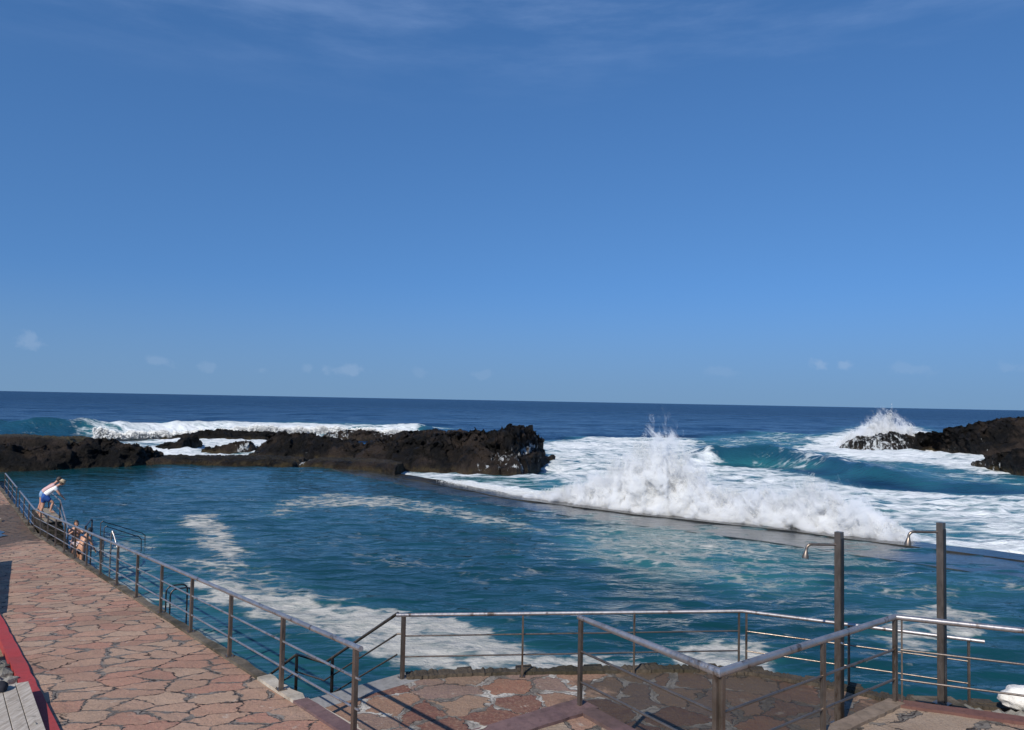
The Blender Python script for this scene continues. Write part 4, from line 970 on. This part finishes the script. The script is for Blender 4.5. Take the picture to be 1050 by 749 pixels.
co = np.array([v_.co for v_ in bm.verts]); nz = 0.25*fbm(co[:, 0]*1.8, co[:, 1]*1.8, co[:, 2]*1.8, 3)
bg_ = atz(-3, 706, 0.095)
for v_, q_ in zip(bm.verts, nz): v_.co = v_.co*(1+float(q_)); v_.co = Vector((v_.co.x*0.13, v_.co.y*0.10, max(v_.co.z, -0.4)*0.09))+bg_
tag(fin(bm, 'cloth_bundle', plain('black_cloth', (0.012, 0.013, 0.02), 0.9), None, True), 'crumpled black cloth lying on the grey bench at the left edge', 'cloth')
# unseen wall added outside the frame, its height shaped to shadow the walkway
bm = bmesh.new(); R = []
for i in range(11):
    s_ = 10.9+9.1*i/10; h = 0.36+0.72*i/10
    R.append([bm.verts.new(walk(s_, -2.95, -0.2)), bm.verts.new(walk(s_, -2.95, h)), bm.verts.new(walk(s_, -2.72, h)), bm.verts.new(walk(s_, -2.72, -0.2))])
for A, B in zip(R[:-1], R[1:]):
    for q_ in range(3): bm.faces.new((A[q_], A[q_+1], B[q_+1], B[q_]))
bm.faces.new(R[0]); bm.faces.new(R[-1][::-1])
tag(fin(bm, 'shadow_wall', white_wall), 'low white wall added out of view to cast the walkway shadow', 'wall')

# ------------------------------------------------------------------ LANDING, BATHING STEPS, LADDERS
LZ = -1.50
t = empty('stone_landing', walk(31, 0.7)); tag(t, 'dark stone landing with a tan deck and steps, behind the walkway railing', 'landing')
bm = bmesh.new(); q0 = [walk(29.3, 0.33), walk(33.6, 0.33), walk(33.6, 1.0), walk(29.3, 1.0)]; prism(bm, [(p.x, p.y) for p in q0], -4, LZ-0.06); fin(bm, 'block', wall_dark, t)
bm = bmesh.new(); prism(bm, [(p.x, p.y) for p in [walk(29.26, 0.40), walk(33.5, 0.40), walk(33.5, 1.05), walk(29.26, 1.05)]], LZ-0.058, LZ); fin(bm, 'deck', deck_tan, t, bevel=0.01)
bm = bmesh.new(); R = []
for i in range(6):
    a, b, z = 29.296-0.36*i, 29.296-0.36*(i+1), LZ-0.06-0.125*(i+1)
    for s_, zz in ((a, z), (b, z)): R.append([bm.verts.new(walk(s_, 0.33).to_tuple()[:2]+(q_,)) for q_ in (-4, zz)]+[bm.verts.new(walk(s_, 1.0).to_tuple()[:2]+(q_,)) for q_ in (zz, -4)])
for A, B in zip(R[:-1], R[1:]):
    for q_ in range(3): bm.faces.new((A[q_], B[q_], B[q_+1], A[q_+1]))
bm.faces.new(R[0]); bm.faces.new(R[-1][::-1])
fin(bm, 'steps', wall_dark, t)
bm = bmesh.new(); prism(bm, [(p.x, p.y) for p in [walk(27.13, 0.34), walk(17.5, 0.34), walk(17.5, 1.15), walk(27.13, 1.15)]], -4, -2.33); fin(bm, 'lower_ledge', wall_dark, t)
t = rail_thing('landing_handrail', 'steel handrail on the stone landing that two people lean on, running down the steps')
h0 = walk(29.4, 0.92); h0.z = LZ+0.80; h1 = walk(27.0, 0.92); h1.z = -1.50; hx = walk(33.3, 0.95); hx.z = LZ+0.80
bm = bmesh.new(); tube(bm, [hx, h0, h1], 0.026); fin(bm, 'handrail', bright_steel, t, True)
bm = bmesh.new(); tube(bm, [hx-Vector((0, 0, .38)), h0-Vector((0, 0, .38)), h1-Vector((0, 0, .38))], 0.02); fin(bm, 'rail', bright_steel, t, True)
for p in (hx, h0): post(t, p-Vector((0, 0, 0.81)), 0.80, 0.05, 0.045, dark_steel)
post(t, h1-Vector((0, 0, 0.83)), 0.83, 0.045, 0.04, dark_steel)

def hoop(bm, a, b, h, r=0.02, rr=0.16):
    a = Vector(a); b = Vector(b); x = (b-a).normalized(); z = Vector((0, 0, 1)); L = (b-a).length
    rr = min(rr, L*0.49); pts = [a, a+z*(h-rr)]+arc(a+x*rr+z*(h-rr), -x, z, rr, 0, math.pi/2, 6)[1:]+arc(b-x*rr+z*(h-rr), z, x, rr, 0, math.pi/2, 6)+[b]
    tube(bm, pts, r, 10)
def ladder(px, ztop, Yv, label):
    c = aty(px, 597, Yv); t = empty('pool_ladder', (c.x, c.y, WATER)); tag(t, label, 'ladder', None)
    b0 = Vector((c.x, c.y, WATER-0.6))
    for k_ in (-0.22, 0.22):
        bm = bmesh.new(); a = b0+D*k_-N*0.1; hoop(bm, a, a+N*0.55-Vector((0, 0, 0.0)), ztop-b0.z, 0.021); fin(bm, 'side_hoop', dark_steel, t, True)
    for i in range(4):
        bm = bmesh.new(); z = WATER-0.5+0.26*i; a = b0+N*0.45; tube(bm, [Vector((a.x, a.y, z))+D*-0.22, Vector((a.x, a.y, z))+D*0.22], 0.016); fin(bm, 'rung', dark_steel, t, True)
ladder(177, -1.35, 20.9, 'dark steel pool ladder with two rounded hoops in the water beside the walkway')
t = rail_thing('bathing_rail', 'pair of long dark steel rails sloping out over the water by the bathers')
for (x0, y0, x1, y1, Y0, Y1) in ((103.5, 535, 146, 547, 31.5, 34.0), (107, 540, 142, 550.5, 30.4, 32.8)):
    a = aty(x0, y0, Y0); b = aty(x1, y1, Y1); bm = bmesh.new()
    tube(bm, [Vector((a.x, a.y, -3.2)), a-Vector((0, 0, 0.06)), a+Vector((0.06, 0.03, 0)), b, b+Vector((0.10, 0.05, -0.10)), Vector((b.x+0.12, b.y+.06, -3.2))], 0.017); fin(bm, 'handrail', dark_steel, t, True)
    bm = bmesh.new(); tube(bm, [a+Vector((0, 0, -0.40)), b+Vector((0.12, 0.05, -0.30))], 0.011); fin(bm, 'rail', dark_steel, t, True)
t = rail_thing('bathing_rail', 'single bent steel grab rail behind the bathing woman')
a = aty(94.6, 533, 29); b = aty(88, 540, 27.5); bm = bmesh.new(); tube(bm, [Vector((a.x, a.y, -3.2)), a-Vector((0, 0, .03)), a+Vector((-.05, 0, 0)), b, Vector((b.x-.03, b.y, -3.0))], 0.026); fin(bm, 'handrail', dark_steel, t, True)
t = rail_thing('grab_hoop', 'curved steel grab hoop standing in the water right of the bathers')
a = aty(114.5, 545, 26.5); bm = bmesh.new(); tube(bm, [Vector((a.x-.02, a.y, -3.2)), a-Vector((0, 0, .08)), a+Vector((.05, 0, 0)), aty(117.5, 551, 26.4), aty(121.5, 566, 26.0), aty(122.5, 574, 26.0)], 0.025); fin(bm, 'handrail', bright_steel, t, True)

# ------------------------------------------------------------------ PEOPLE
def skin_mat(name, c): return plain(name, c, 0.5, 0, 0.08, 12)
def skin_mesh(chains, sub=2):
    """chains: list of (verts [(co, r)], edges, root) -> one bmesh with every chain grown as its own skin"""
    bm_all = bmesh.new()
    for V, E, root in chains:
        me = bpy.data.meshes.new('tmp'); me.from_pydata([v for v, r in V], E, [])
        o = bpy.data.objects.new('tmp', me); C.objects.link(o)
        md = o.modifiers.new('s', 'SKIN'); md.use_smooth_shade = True
        for i, (v, r) in enumerate(V):
            sv = me.skin_vertices[0].data[i]; sv.radius = (r, r) if not isinstance(r, tuple) else r; sv.use_root = (i == root)
        if sub: o.modifiers.new('d', 'SUBSURF').levels = sub; o.modifiers['d'].render_levels = sub
        ev = o.evaluated_get(bpy.context.evaluated_depsgraph_get()); m2 = bpy.data.meshes.new_from_object(ev)
        bm_all.from_mesh(m2); bpy.data.objects.remove(o); bpy.data.meshes.remove(me); bpy.data.meshes.remove(m2)
    return bm_all
def V3(*a): return Vector(a)
def hand_chains(wr, dirv, side):
    d = dirv.normalized(); s_ = Vector(side).normalized(); dn = d.cross(s_).normalized(); out_ = []
    for i, l in enumerate((0.072, 0.082, 0.077, 0.06)):
        b = wr+d*0.075+s_*(0.027-0.018*i); out_.append(([(b-d*0.03, 0.010), (b+d*l*0.4, 0.009), (b+d*l*0.75+dn*-0.015, 0.008), (b+d*l*0.92+dn*-0.035, 0.007)], [(0, 1), (1, 2), (2, 3)], 0))
    b = wr+d*0.03+s_*0.03; out_.append(([(b-s_*0.01, 0.012), (b+s_*0.03+d*0.025, 0.010), (b+s_*0.04+d*0.055, 0.009)], [(0, 1), (1, 2)], 0))
    return out_
def person(label, loc, rz, J, skin_c, clothes, hair_c, hair_len=0.0, hat=None, scale=1.0):
    """J: joint positions in metres; the person faces +x"""
    t = empty('person', (0, 0, 0)); tag(t, label, 'person')
    V = [(J['pelvis'], 0.125), (J['waist'], 0.115), (J['chest'], (0.15, 0.12)), (J['neck'], 0.055), (J['head'], 0.058)]
    E = [(0, 1), (1, 2), (2, 3), (3, 4)]
    hands = []
    for k_ in ('l', 'r'):
        b = len(V)
        V += [(J['sh'+k_], 0.062), (J['el'+k_], 0.042), (J['wr'+k_], 0.029), (J['wr'+k_]+(J['wr'+k_]-J['el'+k_]).normalized()*0.08, (0.038, 0.018))]
        E += [(2, b), (b, b+1), (b+1, b+2), (b+2, b+3)]
        hands += hand_chains(J['wr'+k_], J['wr'+k_]-J['el'+k_], (0, 1 if k_ == 'r' else -1, 0.2))
        b = len(V); an = J['an'+k_]; toe = J['to'+k_]
        V += [(J['hi'+k_], 0.095), (J['kn'+k_], 0.058), (J['kn'+k_].lerp(an, 0.35)+V3(-0.015, 0, 0), 0.056), (an, 0.036), (an.lerp(toe, 0.5)+V3(0, 0, -0.02), 0.037), (toe, (0.040, 0.025))]
        E += [(0, b), (b, b+1), (b+1, b+2), (b+2, b+3), (b+3, b+4), (b+4, b+5)]
    bm = skin_mesh([(V, E, 0)]+hands)
    # head with face
    hd = (J['head']-J['neck']).normalized(); fdir = J.get('face', V3(1, 0, 0)).normalized(); fdir = (fdir-hd*fdir.dot(hd)*0.3).normalized()
    hu = (hd - fdir*hd.dot(fdir)).normalized(); hs = hu.cross(fdir)
    c = J['head']+hu*0.06+fdir*0.02
    def loc2(u): return c+fdir*u[0]+hs*u[1]+hu*u[2]
    def ell(u, r, mi, sub=2):
        b_ = bmesh.ops.create_icosphere(bm, subdivisions=sub, radius=1.0)
        for v_ in b_['verts']: v_.co = loc2((u[0]+v_.co.x*r[0], u[1]+v_.co.y*r[1], u[2]+v_.co.z*r[2]))
        for f_ in {f_ for v_ in b_['verts'] for f_ in v_.link_faces}: f_.material_index = mi; f_.smooth = True
    b_ = bmesh.ops.create_icosphere(bm, subdivisions=3, radius=1.0)
    for v_ in b_['verts']:
        x, y, z = v_.co; k_ = 1-0.25*max(0, -z)**1.5
        v_.co = loc2((x*0.098*(1 if x > 0 else 1.02)+(0.012 if z < -0.5 and x > 0.2 else 0), y*0.077*k_, z*0.122))
    ell((0.100, 0, -0.015), (0.018, 0.013, 0.024), 0); ell((0, 0.078, -0.01), (0.018, 0.01, 0.03), 0); ell((0, -0.078, -0.01), (0.018, 0.01, 0.03), 0)
    for y in (-0.031, 0.031): ell((0.084, y, 0.008), (0.010, 0.013, 0.008), 1, 1)
    ell((0.090, 0, -0.055), (0.008, 0.024, 0.006), 2, 1)
    body = fin(bm, 'body', [skin_mat('skin', skin_c), plain('eye_dark', (0.02, 0.015, 0.012), 0.3), plain('lip', (0.30, 0.10, 0.08), 0.5)], t, True)
    # hair
    bm = bmesh.new(); b_ = bmesh.ops.create_icosphere(bm, subdivisions=4, radius=1.0)
    kill = []
    for v_ in b_['verts']:
        x, y, z = v_.co
        if (x > 0.35 and z < 0.45) or z < -0.55: kill.append(v_)
        q_ = float(1+0.06*gnoise(x*3, y*3, z*3))
        v_.co = loc2((x*0.110*q_-0.006, y*0.090*q_, z*0.134*q_+0.006))
    bmesh.ops.delete(bm, geom=kill, context='VERTS')
    if hair_len:
        e_ = loc2((-0.09, 0, -0.06)); tube(bm, [loc2((-0.06, 0, 0.02)), e_, e_+V3(-0.02, 0, -hair_len)], [0.055, 0.06, 0.03], 10)
    hm = plain('hair', hair_c, 0.6)
    o = fin(bm, 'hair', hm, t, True); md = o.modifiers.new('thick', 'SOLIDIFY'); md.thickness = 0.01
    if hat:
        bm = bmesh.new(); prof = [(0.155, 0.035), (0.15, 0.04), (0.108, 0.05), (0.104, 0.10), (0.085, 0.145), (0.03, 0.158), (0.001, 0.16)]
        rings = [[bm.verts.new(loc2((r_*math.cos(a_)*1.05-0.005, r_*math.sin(a_)*0.95, z_))) for a_ in [2*math.pi*i/20 for i in range(20)]] for r_, z_ in prof]
        for A, B in zip(rings[:-1], rings[1:]):
            for i in range(20): bm.faces.new((A[i], A[(i+1) % 20], B[(i+1) % 20], B[i]))
        fin(bm, 'hat', plain('hat_straw', hat, 0.9), t, True)
    for nm, ch, col in clothes:
        bm = skin_mesh(ch); fin(bm, nm, plain(nm+'_cloth', col, 0.85, 0, 0.12, 25), t, True)
    t.location = loc; t.rotation_euler = (0, 0, rz); t.scale = (scale,)*3
    for ch in t.children: ch.matrix_parent_inverse = Matrix.Identity(4)
    return t
def shirt(J, sleeve=0.5, low='pelvis'):
    V = [(J[low].lerp(J['waist'], 0.25), (0.165, 0.145)), (J['waist'], (0.155, 0.14)), (J['chest'], (0.185, 0.15)), (J['chest'].lerp(J['neck'], 0.62), 0.085)]
    E = [(0, 1), (1, 2), (2, 3)]
    for k_ in ('l', 'r'):
        b = len(V); V += [(J['sh'+k_], 0.085), (J['sh'+k_].lerp(J['el'+k_], sleeve), 0.068)]; E += [(2, b), (b, b+1)]
    return [(V, E, 0)]
def shorts(J, leg=0.7, r=0.155, up_=0.6):
    V = [(J['pelvis'], r), (J['pelvis'].lerp(J['waist'], up_), r-0.02)]; E = [(0, 1)]
    for k_ in ('l', 'r'):
        b = len(V); V += [(J['hi'+k_], 0.125), (J['hi'+k_].lerp(J['kn'+k_], leg), 0.098)]; E += [(0, b), (b, b+1)]
    return [(V, E, 0)]
man = dict(pelvis=V3(0, 0, .93), waist=V3(.12, 0, 1.05), chest=V3(.34, 0, 1.24), neck=V3(.50, 0, 1.37), head=V3(.60, 0, 1.43),
           shl=V3(.42, .19, 1.27), shr=V3(.42, -.19, 1.27), ell=V3(.56, .23, 1.02), elr=V3(.58, -.22, 1.02), wrl=V3(.70, .10, .86), wrr=V3(.72, -.12, .86),
           hil=V3(.0, .10, .90), hir=V3(.03, -.10, .90), knl=V3(-.02, .12, .50), knr=V3(.36, -.13, .66), anl=V3(-.12, .12, .08), anr=V3(.26, -.13, .30), tol=V3(.04, .13, .03), tor=V3(.42, -.14, .26), face=V3(1, 0, -.35))
nrz = math.atan2(N.y, N.x)
pm = walk(30.2, 0.40); pm.z = LZ
person('person in a white t-shirt, blue shorts and straw hat leaning on the landing rail', pm, nrz-0.15, man, (0.46, 0.25, 0.17),
       [('shirt', shirt(man), (0.74, 0.74, 0.73)), ('shorts', shorts(man), (0.012, 0.065, 0.26))], (0.08, 0.05, 0.03), 0, hat=(0.40, 0.31, 0.20))
wom = dict(man); wom.update(knr=V3(.04, -.11, .50), anr=V3(-.06, -.11, .08), tor=V3(.10, -.12, .03), head=V3(.58, .0, 1.46))
pw = walk(31.3, 0.44); pw.z = LZ
person('person in a striped pink top and pale denim shorts bending beside the white t-shirt', pw, nrz-0.1, wom, (0.45, 0.23, 0.16),
       [('top', shirt(wom, 0.3), (0.52, 0.33, 0.33)), ('shorts', shorts(wom, 0.45), (0.16, 0.27, 0.42))], (0.035, 0.022, 0.016), 0.0)
bw = dict(pelvis=V3(0, 0, .90), waist=V3(.0, 0, 1.06), chest=V3(.02, 0, 1.30), neck=V3(.04, 0, 1.46), head=V3(.07, 0, 1.55),
          shl=V3(.02, .17, 1.38), shr=V3(.02, -.17, 1.38), ell=V3(.20, .24, 1.22), elr=V3(.20, -.24, 1.22), wrl=V3(.28, .06, 1.36), wrr=V3(.28, -.05, 1.38),
          hil=V3(0, .09, .88), hir=V3(0, -.09, .88), knl=V3(.04, .10, .48), knr=V3(.10, -.10, .50), anl=V3(-.03, .10, .08), anr=V3(-.06, -.10, .10), tol=V3(.12, .11, .03), tor=V3(.10, -.11, .04), face=V3(1, 0.3, 0))
def bikini(J):
    top = [([(J['chest']+V3(-.06, 0, -.02), (0.10, 0.05)), (J['chest']+V3(.085, .07, -.03), 0.065), (J['chest']+V3(.085, -.07, -.03), 0.065)], [(0, 1), (0, 2)], 0)]
    bot = [([(J['pelvis']+V3(0, 0, .02), 0.142), (J['hil'].lerp(J['knl'], .1), 0.11), (J['hir'].lerp(J['knr'], .1), 0.11)], [(0, 1), (0, 2)], 0)]
    return top, bot
bt, bb = bikini(bw)
p1 = walk(23.7, 0.72); p1.z = -2.33
person('bather in a pale pink bikini with both hands raised, standing behind the railing', Vector((p1.x, p1.y, p1.z)), rad(-60), bw, (0.42, 0.22, 0.14),
       [('bikini_top', bt, (0.62, 0.40, 0.40)), ('bikini_bottom', bb, (0.70, 0.55, 0.52))], (0.03, 0.02, 0.015), 0.22, scale=0.93)
bs = dict(pelvis=V3(0, 0, .86), waist=V3(.06, 0, 1.0), chest=V3(.17, 0, 1.21), neck=V3(.26, 0, 1.36), head=V3(.34, 0, 1.43),
          shl=V3(.20, .19, 1.27), shr=V3(.20, -.19, 1.27), ell=V3(.26, .26, 1.0), elr=V3(.28, -.25, 1.0), wrl=V3(.40, .24, .80), wrr=V3(.42, -.22, .80),
          hil=V3(0, .10, .84), hir=V3(0, -.10, .84), knl=V3(.14, .11, .47), knr=V3(-.04, -.10, .46), anl=V3(.04, .11, .07), anr=V3(-.22, -.10, .12), tol=V3(.20, .12, .03), tor=V3(-.08, -.11, .04), face=V3(1, 0, -.2))
p2 = walk(22.3, 0.68); p2.z = -2.33
person('bare-backed bather with wet black hair and dark trunks stooping towards the water', Vector((p2.x, p2.y, p2.z)), rad(70), bs, (0.46, 0.235, 0.14),
       [('trunks', shorts(bs, 0.55, 0.15, 0.4), (0.012, 0.013, 0.02))], (0.008, 0.007, 0.007), 0.0, scale=0.93)
